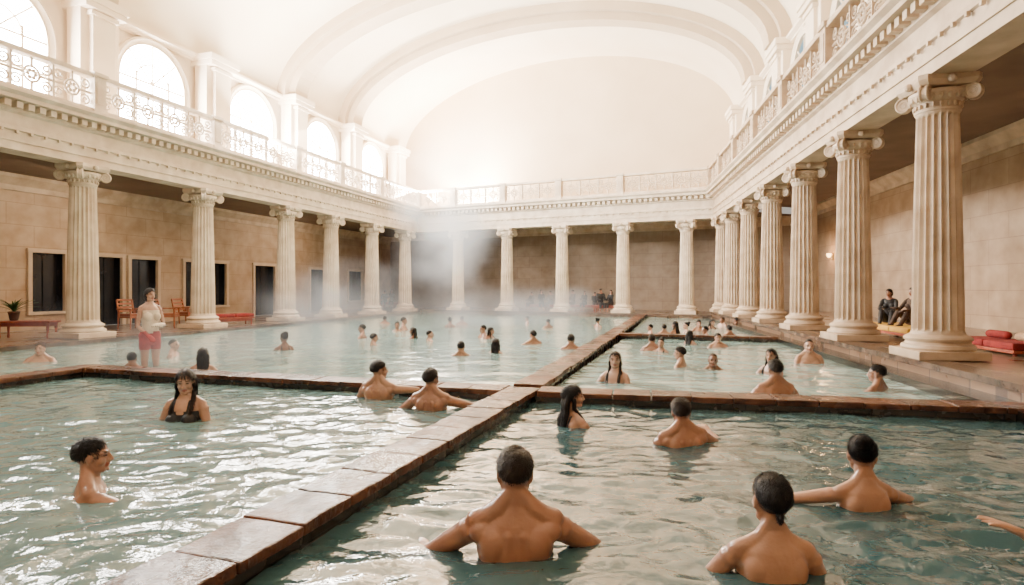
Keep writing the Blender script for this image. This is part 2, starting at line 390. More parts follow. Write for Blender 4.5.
for y in pil:
    PLc, PRc = pair(y)
    if y not in (20.4, 33.2):
        bm = bmesh.new()
        for hw, ins in ((.62, .36), (.38, .68)):
            a0, b0 = pair(y-hw); a1, b1 = pair(y+hw)
            o0 = arch_pts(a0, b0, -.02); o1 = arch_pts(a1, b1, -.02); i0 = arch_pts(a0, b0, ins); i1 = arch_pts(a1, b1, ins)
            loft(bm, [[o0[k], i0[k], i1[k], o1[k]] for k in range(NA+1)])
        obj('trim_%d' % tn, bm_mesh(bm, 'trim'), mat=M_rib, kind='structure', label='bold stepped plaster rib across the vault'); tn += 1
    for P, ln, dp in ((PLc, LL, .8), (PRc, LR, .5)):
        ang = math.atan2(ln.d.y, ln.d.x); c = P+ln.n*(dp/2-.05)
        Mx = Matrix.Translation((c.x, c.y, 0)) @ Matrix.Rotation(ang, 4, 'Z')
        bm = bmesh.new()
        box(bm, (0, 0, 7.1), (.66, dp, 3.2), Mx, .02); box(bm, (0, 0, 7.1), (1.1, dp*.6, 3.2), Mx, .02); box(bm, (0, 0, 5.66), (1.2, dp+.14, .3), Mx, .02)
        box(bm, (0, 0, 8.55), (.8, dp+.1, .12), Mx, .02); box(bm, (0, 0, 8.72), (1.2, dp+.2, .16), Mx, .02); box(bm, (0, 0, 8.9), (1.3, dp+.28, .2), Mx, .02)
        obj('trim_%d' % tn, bm_mesh(bm, 'trim'), mat=M_plaster, kind='structure', label='deep plaster pier between the arched windows'); tn += 1
def arched_window(P, ln, w, z0, zs, glass):
    global nw
    nw += 1
    Mx = Matrix.Translation((P.x, P.y, 0)) @ Matrix(((ln.d.x, ln.n.x, 0, 0), (ln.d.y, ln.n.y, 0, 0), (0, 0, 1, 0), (0, 0, 0, 1)))
    def outline(e, n=20):
        r = w/2+e
        pts = [(-r, z0-e), ]
        pts += [(-r*math.cos(math.pi*k/n), zs+r*math.sin(math.pi*k/n)) for k in range(n+1)]
        pts += [(r, z0-e)]
        return pts
    bm = bmesh.new()
    rings = []
    po, pi_ = outline(.22), outline(0)
    for yy, pr in ((.0, po), (.14, po), (.18, outline(.16)), (.12, outline(.06)), (.12, pi_), (.02, pi_)):
        rings.append([V((x, yy, z)) for x, z in pr])
    vs = [[bm.verts.new(p) for p in r] for r in rings]
    n = len(vs[0])
    for a, b in zip(vs[:-1], vs[1:]):
        for i in range(n): bm.faces.new((a[i], a[(i+1) % n], b[(i+1) % n], b[i]))
    for fx in (-.25, 0, .25): box(bm, (fx*w, .06, (z0+zs)/2+.1), (.05, .04, zs-z0+.3))
    for fz in (0, .5, 1.0): box(bm, (0, .06, z0+(zs-z0)*fz), (w, .04, .05))
    for a in (45, 90, 135):
        a = math.radians(a); r = w/2
        tube(bm, [(0, .06, zs), (r*math.cos(a), .06, zs+r*math.sin(a))], .025, 6)
    rr = w/4
    tube(bm, [(rr*math.cos(math.pi*k/10), .06, zs+rr*math.sin(math.pi*k/10)) for k in range(11)], .025, 6)
    fr = obj('window_%d' % nw, bm_mesh(bm, 'window'), mat=M_plaster, kind='structure', label='tall arched window with glazing bars and bright daylight')
    fr.matrix_world = Mx
    me = quads_mesh('glass', [[(x, .025, z) for x, z in outline(0)]])
    obj('window_glass', me, parent=fr, mat=glass)
for a, b in zip(pil[:-1], pil[1:]):
    PLc, PRc = pair((a+b)/2)
    arched_window(PLc, LL, 2.3, 5.9, 7.5, M_sky)
    arched_window(PRc, LR, 1.7, 6.0, 7.75, M_sky2)

# ------------------------------------------------------------------ columns
def column_meshes():
    bm = bmesh.new()
    box(bm, (0, 0, .06), (.92, .92, .12), bev=.012)
    lathe(bm, [(.30,.12),(.445,.12),(.46,.15),(.445,.19),(.41,.205),(.395,.23),(.40,.25),(.42,.26),(.425,.285),(.40,.31),(.38,.32),(.35,.34),(.28,.34)], 40)
    base = bm_mesh(bm, 'column_base')
    bm = bmesh.new(); NF = 20; per = 6; rings = []
    zs = [.33, .38] + [.42+ (3.46-.42)*k/12 for k in range(13)] + [3.5, 3.54]
    for iz, z in enumerate(zs):
        t = (z-.38)/(3.5-.38); rr = .325-.062*max(0, t)**1.35
        fl = 0 if iz in (0, 1, len(zs)-1, len(zs)-2) else 1
        if iz == 0: rr += .02
        if iz == len(zs)-1: rr += .015
        ring = []
        for k in range(NF*per):
            ph = (k % per)/per
            dep = .040*math.sin(math.pi*min(1, max(0, (ph-.08)/.84)))**.7*fl if ph > .08 else 0
            a = 2*math.pi*k/(NF*per); r = rr-dep
            ring.append(V((r*math.cos(a), r*math.sin(a), z)))
        rings.append(ring)
    loft(bm, rings); shaft = bm_mesh(bm, 'column_shaft')
    bm = bmesh.new()
    lathe(bm, [(.26,3.52),(.285,3.54),(.29,3.57),(.27,3.59),(.275,3.66),(.33,3.72),(.36,3.78),(.36,3.82),(.3,3.84)], 40)
    for k in range(20):
        a = 2*math.pi*k/20; ell(bm, (.335*math.cos(a), .335*math.sin(a), 3.73), (.032, .032, .05), seg=6)
        ell(bm, (.29*math.cos(a), .29*math.sin(a), 3.62), (.022, .022, .04), seg=6)
    def abac(e, z):
        ring = []
        for sd in range(4):
            a0 = math.pi/4+sd*math.pi/2; a1 = a0+math.pi/2
            p0 = V((math.cos(a0), math.sin(a0), 0))*(.60+e); p1 = V((math.cos(a1), math.sin(a1), 0))*(.60+e)
            mid = V((math.cos((a0+a1)/2), math.sin((a0+a1)/2), 0))
            for k in range(8):
                t = (k+.5)/8; q = p0.lerp(p1, .06+.88*t)-mid*.06*math.sin(math.pi*t); ring.append(V((q.x, q.y, z)))
        return ring
    loft(bm, [abac(-.06, 3.86), abac(-.03, 3.89), abac(.0, 3.93), abac(.0, 4.0)])
    for sd in range(4):
        a = math.pi/4+sd*math.pi/2
        Mx = Matrix.Rotation(a, 4, 'Z') @ Matrix.Translation((.43, 0, 3.745))
        pts = []
        for k in range(46):
            th = math.pi*.5-k*.28; r = .115*(1-k/50)
            pts.append((r*math.cos(th), 0, r*math.sin(th)))
        for sy in (-.045, .045):
            tube(bm, [(x, sy, z) for x, y, z in pts], [.020*(1-.5*k/46) for k in range(46)], 6, Mx)
        rings = []
        for yy, r in ((-.05, .08), (-.045, .10), (.045, .10), (.05, .08)):
            rings.append([Mx @ V((r*math.cos(2*math.pi*k/20), yy, r*math.sin(2*math.pi*k/20))) for k in range(20)])
        loft(bm, rings)
        tube(bm, [(-.2, 0, .08), (-.1, 0, .11), (0, 0, .11)], [.045, .04, .03], 8, Mx)
    for sd in range(4):
        a = sd*math.pi/2; ell(bm, (.39*math.cos(a), .39*math.sin(a), 3.93), (.06, .06, .06), seg=8)
    cap = bm_mesh(bm, 'column_capital')
    return base, shaft, cap
cb, cs, cc = column_meshes()
meshes = {}
for s in ('left', 'back', 'right'):
    ms = [cb.copy(), cs.copy(), cc.copy()]
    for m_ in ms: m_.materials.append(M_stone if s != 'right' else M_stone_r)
    meshes[s] = ms
def put_column(p, ang, s, label):
    e = bpy.data.objects.new('column', None); COL.objects.link(e)
    e.location = (p.x, p.y, ZD[s]+.012); e.rotation_euler = (0, 0, ang); e.scale = (1, 1, (4.3-ZD[s]-.012)/4.0)
    if s == 'left': e.scale = (1.06, 1.06, e.scale[2])
    e['label'] = label; e['category'] = 'column'; e['group'] = 'columns of the '+{'left': 'window side', 'back': 'end', 'right': 'sconce side'}[s]+' colonnade'
    for nm, m_ in zip(('column_base', 'column_shaft', 'column_capital'), meshes[s]):
        obj(nm, m_, parent=e)
colpos = {'left': [], 'back': [], 'right': []}
for u in (83, 203, 286, 331, 372, 405):
    k = (u-512)/F; y = 14.857/(.292-k); colpos['left'].append(V((k*y, y)))
for x in (-2.84, -.25, 2.43, 5.14, 7.72): colpos['back'].append(V((x, 30.24-.48*x)))
for y in (8.74, 11.76, 14.72, 17.65, 20.5, 23.2, 25.3): colpos['right'].append(V((4.784+.162*y, y)))
for s, ln in zip(SIDES, (LL, LB, LR)):
    for p in colpos[s]:
        put_column(p, math.atan2(ln.d.y, ln.d.x), s, {'left': 'pale fluted stone column with scrolled capital on the deck', 'back': 'pale fluted stone column before the shaded end wall', 'right': 'warm cream fluted stone column with scrolled capital'}[s])

# ------------------------------------------------------------------ balustrade
ZB = 5.52
def post(p, ang, mat):
    bm = bmesh.new()
    box(bm, (0, 0, .47), (.3, .3, .86), bev=.01); box(bm, (0, 0, .06), (.36, .36, .12), bev=.01); box(bm, (0, 0, .94), (.38, .38, .1), bev=.015)
    box(bm, (0, 0, .5), (.2, .33, .55), bev=.01)
    o = obj('stone_pedestal', bm_mesh(bm, 'stone_pedestal'), mat=mat, label='square stone pedestal between balustrades on the upper gallery', category='pedestal', group='pedestals of the upper balustrade')
    o.location = (p.x, p.y, ZB); o.rotation_euler = (0, 0, ang)
def cscroll(bm, cx, cz, r, a0, turns, sg):
    pts = []
    for k in range(13):
        t = k/12; a = a0+sg*turns*2*math.pi*t; rr = r*(1-.72*t); pts.append((cx+rr*math.cos(a), 0, cz+rr*math.sin(a)))
    tube(bm, pts, .022, 5)
def panel(p, q, mat):
    L = (q-p).length-.3; ang = math.atan2((q-p).y, (q-p).x); c = (p+q)/2
    bm = bmesh.new(); box(bm, (0, 0, .91), (L, .26, .11), bev=.02)
    o = obj('balustrade', bm_mesh(bm, 'top_rail'), mat=mat, label='stone balustrade with pierced scrollwork between pedestals', category='balustrade', group='balustrades of the upper gallery')
    o.location = (c.x, c.y, ZB); o.rotation_euler = (0, 0, ang)
    bm = bmesh.new(); box(bm, (0, 0, .06), (L, .24, .12), bev=.015); obj('bottom_rail', bm_mesh(bm, 'bottom_rail'), parent=o, mat=mat)
    bm = bmesh.new(); n = max(2, round(L/.8)); w = L/n
    for k in range(n):
        cx = -L/2+w*(k+.5)
        tube(bm, [(cx+.17*math.cos(2*math.pi*j/14), 0, .49+.17*math.sin(2*math.pi*j/14)) for j in range(15)], .028, 6)
        for a in range(6):
            a = a*math.pi/3; ell(bm, (cx+.085*math.cos(a), 0, .49+.085*math.sin(a)), (.045, .035, .045), seg=6)
        for sx in (-1, 1):
            for sz in (-1, 1):
                a0 = math.atan2(-sz, -sx); cscroll(bm, cx+sx*(w/2-.13), .49+sz*.2, .13, a0, 1.3, sx*sz)
            tube(bm, [(cx+sx*.2, 0, .49), (cx+sx*(w/2-.02), 0, .49)], .03, 6)
        for sz in (-1, 1): tube(bm, [(cx, 0, .49+sz*.19), (cx, 0, .49+sz*.37)], .03, 6)
        box(bm, (cx-w/2, 0, .49), (.045, .09, .76))
    obj('scrollwork', bm_mesh(bm, 'scrollwork'), parent=o, mat=mat)
RBL = ring4(.42, .42, .42)
for i, s in enumerate(SIDES):
    ln = (LL, LB, LR)[i]; m_ = M_stone if s != 'right' else M_stone_r
    pts = [ln.p+ln.d*((p-ln.p).dot(ln.d))+ln.n*.42 for p in colpos[s]]
    if s == 'left':
        pts = [pts[0]-ln.d*3.9*k for k in (2, 1)] + pts[:5] + [RBL[1]]
    elif s == 'back': pts = [RBL[1]] + pts[:-1] + [RBL[2]]
    else: pts = [pts[0]-ln.d*3.0*k for k in (2, 1)] + pts[:6] + [RBL[2]]
    ang = math.atan2(ln.d.y, ln.d.x)
    for k, p in enumerate(pts):
        if s == 'back' and k in (0, len(pts)-1): continue
        post(p, ang, m_)
    for a, b in zip(pts[:-1], pts[1:]): panel(a, b, m_)

# ------------------------------------------------------------------ ledges
HW = .18
def ledge(p, q, label, e0=0, e1=0, zt=.13, hw=HW, sl=.42):
    p = V(p); q = V(q); L = (q-p).length; dd = (q-p)/L; ang = math.atan2(dd.y, dd.x)
    bm = bmesh.new(); box(bm, (L/2, 0, (zt-.06-1.78)/2), (L-.01, hw*2-.05, zt-.06+1.78))
    bm.faces.ensure_lookup_table(); ul = bm.loops.layers.uv.new('UVMap')
    for f in bm.faces:
        for l in f.loops: l[ul].uv = (l.vert.co.x+l.vert.co.y, l.vert.co.z)
    o = obj('pool_ledge', bm_mesh(bm, 'pool_ledge'), mat=M_ledge, label=label, category='pool ledge', group='stone ledges dividing the pools')
    o.location = (p.x, p.y, 0); o.rotation_euler = (0, 0, ang)
    bm = bmesh.new()
    n = max(1, round((L-e0-e1)/sl)); sl = (L-e0-e1)/n
    for k in range(n):
        h = .06+random.uniform(-.008, .008)
        box(bm, (e0+sl*(k+.5), random.uniform(-.008, .008), zt-.03), (sl-random.uniform(.006, .018), hw*2+.02, h), Matrix.Translation((0, 0, 0)), bev=.012)
    bmesh.ops.subdivide_edges(bm, edges=[e for e in bm.edges if e.calc_length() > .2], cuts=3, use_grid_fill=True)
    for v in bm.verts: v.co += V((noise.noise(v.co*9+p.to_3d()), noise.noise(v.co*9+V((7, 3, 1))), noise.noise(v.co*7+V((2, 9, 4)))*.7))*.009
    obj('coping', bm_mesh(bm, 'coping'), parent=o, mat=M_cope2, label='reddish brown worn coping slabs, wet')
J = V((.12, 7.0)); D0 = V((-2.85, -1.85)); A_ = V((-6.4, 9.0)); B_ = V((5.28, 5.95)); E_ = V((5.75, 26.55)); AL = V((-9.56, -1.85))
def onright(y): return V((4.42+.162*y-.37, y))
ledge(D0, J, 'worn reddish brown stone ledge running between two pools', 0, -.1)
ledge(J, E_, 'long brown stone ledge running toward the end colonnade', .30, 0, sl=.6)
ledge(J+(A_-J).normalized()*.18, A_, 'brown stone cross ledge where two bathers lean', .02, -.18)
ledge(J+(B_-J).normalized()*.18, B_, 'dark wet stone cross ledge with brown coping', .02, 0)
ledge(AL, A_, 'brown stone ledge enclosing the pool side', 0, .2)
def divx(y): return .12+(E_.x-.12)*(y-7)/(E_.y-7)
C1a, C1b = V((divx(15.6)+.18, 15.6)), onright(14.4)
ledge(C1a, C1b, 'narrow brown stone ledge crossing the bathing pool', hw=.15, sl=.6)

# ------------------------------------------------------------------ water
def wave(x, y):
    a = noise.noise(V((x*1.3+.35*y, y*2.1, 0)))*.019
    b = noise.noise(V((x*3.2, y*4.7+x, 3.7)))*.014
    c = (1-abs(noise.noise(V((x*2.8-y*.7, y*4.8, 9.1))))*2)*.010
    e = noise.noise(V((x*8.0, y*11.5, 5.1)))*.0055
    return a+b+c+e-.006
def water(name, polys, step, mat, label, amp=1.0):
    allbm = bmesh.new()
    for poly, insets in polys:
        poly = [V(p) for p in poly]; n = len(poly)
        ar = sum(poly[i].x*poly[(i+1) % n].y-poly[(i+1) % n].x*poly[i].y for i in range(n))
        sgn = 1 if ar > 0 else -1
        x0 = min(p.x for p in poly); x1 = max(p.x for p in poly); y0 = min(p.y for p in poly); y1 = max(p.y for p in poly)
        bm = bmesh.new(); nx = int((x1-x0)/step)+1
        ys_ = [y0]
        while ys_[-1] < y1:
            ys_.append(ys_[-1]+step*max(.7, min(3.0, abs(ys_[-1])/7)))
        grid = [[bm.verts.new((x0+(x1-x0)*i/nx, y, 0)) for i in range(nx+1)] for y in ys_]
        for a, b in zip(grid[:-1], grid[1:]):
            for i in range(nx): bm.faces.new((a[i], a[i+1], b[i+1], b[i]))
        for i in range(n):
            p, q = poly[i], poly[(i+1) % n]; dd = (q-p).normalized(); nn = V((dd.y, -dd.x))*sgn
            pp = p-nn*insets[i]
            bmesh.ops.bisect_plane(bm, geom=list(bm.verts)+list(bm.edges)+list(bm.faces), plane_co=(pp.x, pp.y, 0), plane_no=(nn.x, nn.y, 0), clear_outer=True)
        me = bpy.data.meshes.new('t'); bm.to_mesh(me); bm.free(); allbm.from_mesh(me)
    bmesh.ops.remove_doubles(allbm, verts=allbm.verts, dist=.0005)
    for v in allbm.verts: v.co.z = wave(v.co.x, v.co.y)*amp
    for f in allbm.faces:
        if f.normal.z < 0: f.normal_flip()
    me = bpy.data.meshes.new(name); allbm.to_mesh(me); allbm.free()
    return obj(name, me, mat=mat, smooth=True, label=label, category='pool water', kind='stuff')
i_ = HW-.02
Pk = at_y(LL.off(.85), 11); Pf = at_y(LL.off(.85), -1.85)
water('pool_water', [((A_, J, D0, AL), (i_, i_, 0, i_))], .038, M_waterL, 'rippled pale green thermal water between brown ledges')
water('pool_water', [((J, B_, onright(-1.85), D0), (i_, .02, 0, i_))], .036, M_waterR, 'rippled deep green thermal water with bathers')
CL = ring4(.85, .8, .8)[1]; CR = ring4(.85, .8, .8)[2]
water('pool_water', [((Pk, A_, J, E_, CL), (0, i_, i_, 0, 0)), ((Pk, Pf, AL, A_), (0, 0, i_, 0))], .08, M_waterF, 'large milky turquoise steaming thermal pool', .7)
water('pool_water', [((J, B_, C1b, C1a), (i_, 0, .13, i_))], .06, M_waterF, 'turquoise thermal water of the middle bathing pool', .7)
water('pool_water', [((C1a, C1b, CR, E_), (.13, 0, 0, i_))], .09, M_waterF, 'turquoise thermal water near the end colonnade', .7)

# ------------------------------------------------------------------ people
def superring(c, hx, hy, z, n=28, e=2.4):
    r = []
    for k in range(n):
        a = 2*math.pi*k/n; ca, sa = math.cos(a), math.sin(a)
        r.append(V((c[0]+hx*math.copysign(abs(ca)**(2/e), ca), c[1]+hy*math.copysign(abs(sa)**(2/e), sa), z)))
    return r
def hand(bm, W, f, nrm, side, curl=.35, rad=1.0):
    f = V(f).normalized(); nrm = (V(nrm)-f*V(nrm).dot(f)).normalized(); s = f.cross(nrm)*side
    rings = []
    for t, hw, th in ((-.01, .024, .02), (.02, .030, .019), (.055, .040, .017), (.085, .041, .014), (.095, .036, .010)):
        rings.append([W+f*t+s*hw*math.cos(2*math.pi*k/12)+nrm*th*math.sin(2*math.pi*k/12) for k in range(12)])
    loft(bm, rings)
    for off, ln, sp in ((-.030, .060, -.22), (-.010, .074, -.08), (.011, .080, .08), (.031, .070, .23)):
        d1 = (f+s*sp-nrm*curl*.3).normalized(); d2 = (f+s*sp*.8-nrm*curl).normalized(); d3 = (f+s*sp*.6-nrm*curl*1.8).normalized()
        p0 = W+f*.08+s*off; p1 = p0+d1*ln*.5; p2 = p1+d2*ln*.32; p3 = p2+d3*ln*.25
        tube(bm, [p0, p1, p2, p3], [.0100*rad, .0092*rad, .0085*rad, .007*rad], 8)
    p0 = W+f*.022+s*.026; d1 = (f*.65+s*.75-nrm*.25).normalized(); d2 = (f*.9+s*.4-nrm*.3).normalized()
    tube(bm, [p0, p0+d1*.045, p0+d1*.045+d2*.034], [.015, .0115, .009], 8)
def head_matrix(yaw, pitch, roll=0):
    n = V((0, 0, 1.50))
    return Matrix.Translation((0, 0, -.012)) @ Matrix.Translation(n) @ Matrix.Rotation(yaw, 4, 'Z') @ Matrix.Rotation(pitch, 4, 'X') @ Matrix.Rotation(roll, 4, 'Y') @ Matrix.Translation(-n)
def run_remesh(bm, voxel, it, name):
    me = bpy.data.meshes.new(name); bmesh.ops.recalc_face_normals(bm, faces=bm.faces); bm.to_mesh(me); bm.free()
    o = bpy.data.objects.new('tmp', me); COL.objects.link(o)
    m = o.modifiers.new('r', 'REMESH'); m.mode = 'VOXEL'; m.voxel_size = voxel; m.use_smooth_shade = True
    if it:
        s = o.modifiers.new('s', 'SMOOTH'); s.factor = .5; s.iterations = it
    dg = bpy.context.evaluated_depsgraph_get(); dg.update()
    res = bpy.data.meshes.new_from_object(o.evaluated_get(dg)); res.name = name
    bpy.data.objects.remove(o); bpy.data.meshes.remove(me)
    res.polygons.foreach_set('use_smooth', [True]*len(res.polygons))
    return res
def body_mesh(P):
    bm = bmesh.new(); fem = P.get('fem', False)
    sw = .156 if fem else .182
    T = [(.80,.13,.09,0),(.86,.160,.112,-.005),(.95,.160 if not fem else .175,.112,-.008),(1.04,.143 if not fem else .133,.098,0),(1.12,.140 if not fem else .120,.094,.003),
         (1.22,.156 if not fem else .131,.102,.002),(1.30,.172 if not fem else .144,.107,0),(1.37,.174 if not fem else .147,.099,-.004),(1.42,.155 if not fem else .130,.084,-.008),(1.46,.10 if not fem else .08,.066,-.012),(1.50,.06,.054,-.01)]
    loft(bm, [superring((0, y), a, b, z, e=2.3) for z, a, b, y in T])
    nk = .058 if not fem else .047
    hm = head_matrix(P.get('yaw', 0), P.get('pitch', 0), P.get('roll', 0))
    tube(bm, [(0, -.015, 1.43), (0, -.010, 1.50), hm @ V((0, -.008, 1.60))], [nk*1.2, nk, nk*.95], 16)
    for sg in (-1, 1):
        if not fem:
            tube(bm, [(sg*.03, -.03, 1.55), (sg*.07, -.028, 1.49), (sg*.12, -.02, 1.450), (sg*(sw-.01), -.01, 1.428)], [.03, .044, .046, .047], 12)
            ell(bm, (sg*.085, .075, 1.315), (.085, .045, .062))
            ell(bm, (sg*.095, -.066, 1.34), (.066, .048, .082)); ell(bm, (sg*.112, -.04, 1.22), (.048, .060, .13))
            tube(bm, [(sg*.037, -.060, .95), (sg*.039, -.066, 1.12), (sg*.041, -.076, 1.25), (sg*.036, -.080, 1.38)], [.036, .035, .033, .029], 10)
            ell(bm, (sg*(sw-.035), -.048, 1.385), (.056, .037, .050))
        else:
            tube(bm, [(sg*.022, -.03, 1.54), (sg*.055, -.024, 1.475), (sg*.10, -.018, 1.44), (sg*(sw-.01), -.01, 1.415)], [.022, .030, .034, .036], 12)
            ell(bm, (sg*.074, .085, 1.265), (.062, .062, .064)); ell(bm, (sg*.080, -.060, 1.34), (.055, .043, .072))
            tube(bm, [(sg*.033, -.060, .95), (sg*.034, -.065, 1.12), (sg*.035, -.074, 1.3)], [.032, .031, .027], 8)
    k = .96 if not fem else .78
    for sg, ar in zip((-1, 1), P['arms']):
        u = V(ar[0]).normalized(); f = V(ar[1]).normalized()
        u = V((u.x*sg, u.y, u.z)); f = V((f.x*sg, f.y, f.z))
        S = V((sg*sw, -.008+.03*u.y, 1.398+.03*max(u.z, -.3)))
        E = S+u*.285; W = E+f*.25
        ell(bm, S+u*.03+V((sg*.004, 0, .0)), (.061*k, .061*k, .060*k))
        tube(bm, [S-u*.02, S+u*.07, S+u*.15, S+u*.22, E], [.055*k, .056*k, .051*k, .045*k, .038*k], 14)
        tube(bm, [E, E+f*.06, E+f*.12, E+f*.19, W], [.038*k, .043*k, .039*k, .031*k, .026*k], 14)
        hn = ar[2] if len(ar) > 2 else (0, 0, 1); hn = V((hn[0]*sg, hn[1], hn[2]))
        hd = ar[3] if len(ar) > 3 else None
        fh = f if hd is None else V((hd[0]*sg, hd[1], hd[2]))
        hand(bm, W+f*.01, fh, hn, -sg, P.get('curl', .35), 1.05 if not fem else .95)
    for sg in (-1, 1):
        lg = P.get('legs')
        if lg == 'sit':
            H, K, A = V((sg*.085, 0, .865)), V((sg*.11, .42, .87)), V((sg*.11, .40, .44)); toe = V((0, 1, -.05))
        elif lg == 'floor':
            H, K, A = V((sg*.085, 0, .865)), V((sg*.13, .34, 1.12)), V((sg*.12, .60, .83)); toe = V((0, 1, -.1))
        else:
            H, K, A = V((sg*.088, 0, .87)), V((sg*.10, .015, .48)), V((sg*.105, -.015, .09)); toe = V((sg*.15, 1, -.12))
        tube(bm, [H, H.lerp(K, .35), K], [.088, .080, .056], 14); tube(bm, [K, K.lerp(A, .3), A], [.055, .057, .036], 12)
        toe.normalize(); h = A+V((0, -.03, -.04)); tube(bm, [h, A+toe*.06+V((0, 0, -.03)), A+toe*.15+V((0, 0, -.045))], [.034, .036, .024], 10)
    ell(bm, (0, -.05, .87), (.15, .09, .09))
    ell(bm, (0, -.008, 1.662), (.072, .092, .086), hm, 20); ell(bm, (0, .030, 1.620), (.058, .056, .078), hm, 18)
    ell(bm, (0, .050, 1.560), (.034, .034, .028), hm); tube(bm, [(-.052, -.005, 1.590), (-.045, .012, 1.562), (-.02, .062, 1.548), (.02, .062, 1.548), (.045, .012, 1.562), (.052, -.005, 1.590)], [.016, .018, .019, .019, .018, .016], 8, hm)
    tube(bm, [(0, .082, 1.655), (0, .098, 1.630), (0, .108, 1.608)], [.008, .010, .0125], 8, hm)
    for sg in (-1, 1):
        ell(bm, (sg*.012, .096, 1.604), (.010, .012, .008), hm, 8); ell(bm, (sg*.038, .056, 1.606), (.022, .024, .024), hm)
        tube(bm, [(sg*.012, .083, 1.660), (sg*.035, .079, 1.663), (sg*.052, .060, 1.656)], [.009, .010, .008], 8, hm)
        ell(bm, (sg*.074, -.004, 1.628), (.009, .018, .031), hm, 10); ell(bm, (sg*.031, .073, 1.641), (.014, .011, .008), hm, 10)
    ell(bm, (0, .086, 1.583), (.021, .012, .0065), hm, 10); ell(bm, (0, .084, 1.571), (.018, .012, .007), hm, 10); ell(bm, (0, .082, 1.545), (.017, .012, .013), hm, 10)
    vx = P.get('voxel', .012)
    me = run_remesh(bm, vx, 4 if vx < .009 else 2, 'person')
    at = me.color_attributes.new('Tint', 'FLOAT_COLOR', 'POINT'); hi = hm.inverted()
    for i, v in enumerate(me.vertices):
        c = (1, 1, 1, 1)
        if v.co.z > 1.45 and abs(v.co.x) < .2:
            q = hi @ v.co
            if q.y > .05:
                if 1.565 < q.z < 1.589 and abs(q.x) < .023 and q.y > .07: c = (.8, .42, .42, 1)
                elif .014 < abs(q.x) < .05 and 1.657 < q.z < 1.670: c = (.15, .12, .1, 1)
                elif .019 < abs(q.x) < .044 and 1.635 < q.z < 1.647: c = (.22, .18, .18, 1)
        at.data[i].color = c
    return me, hm
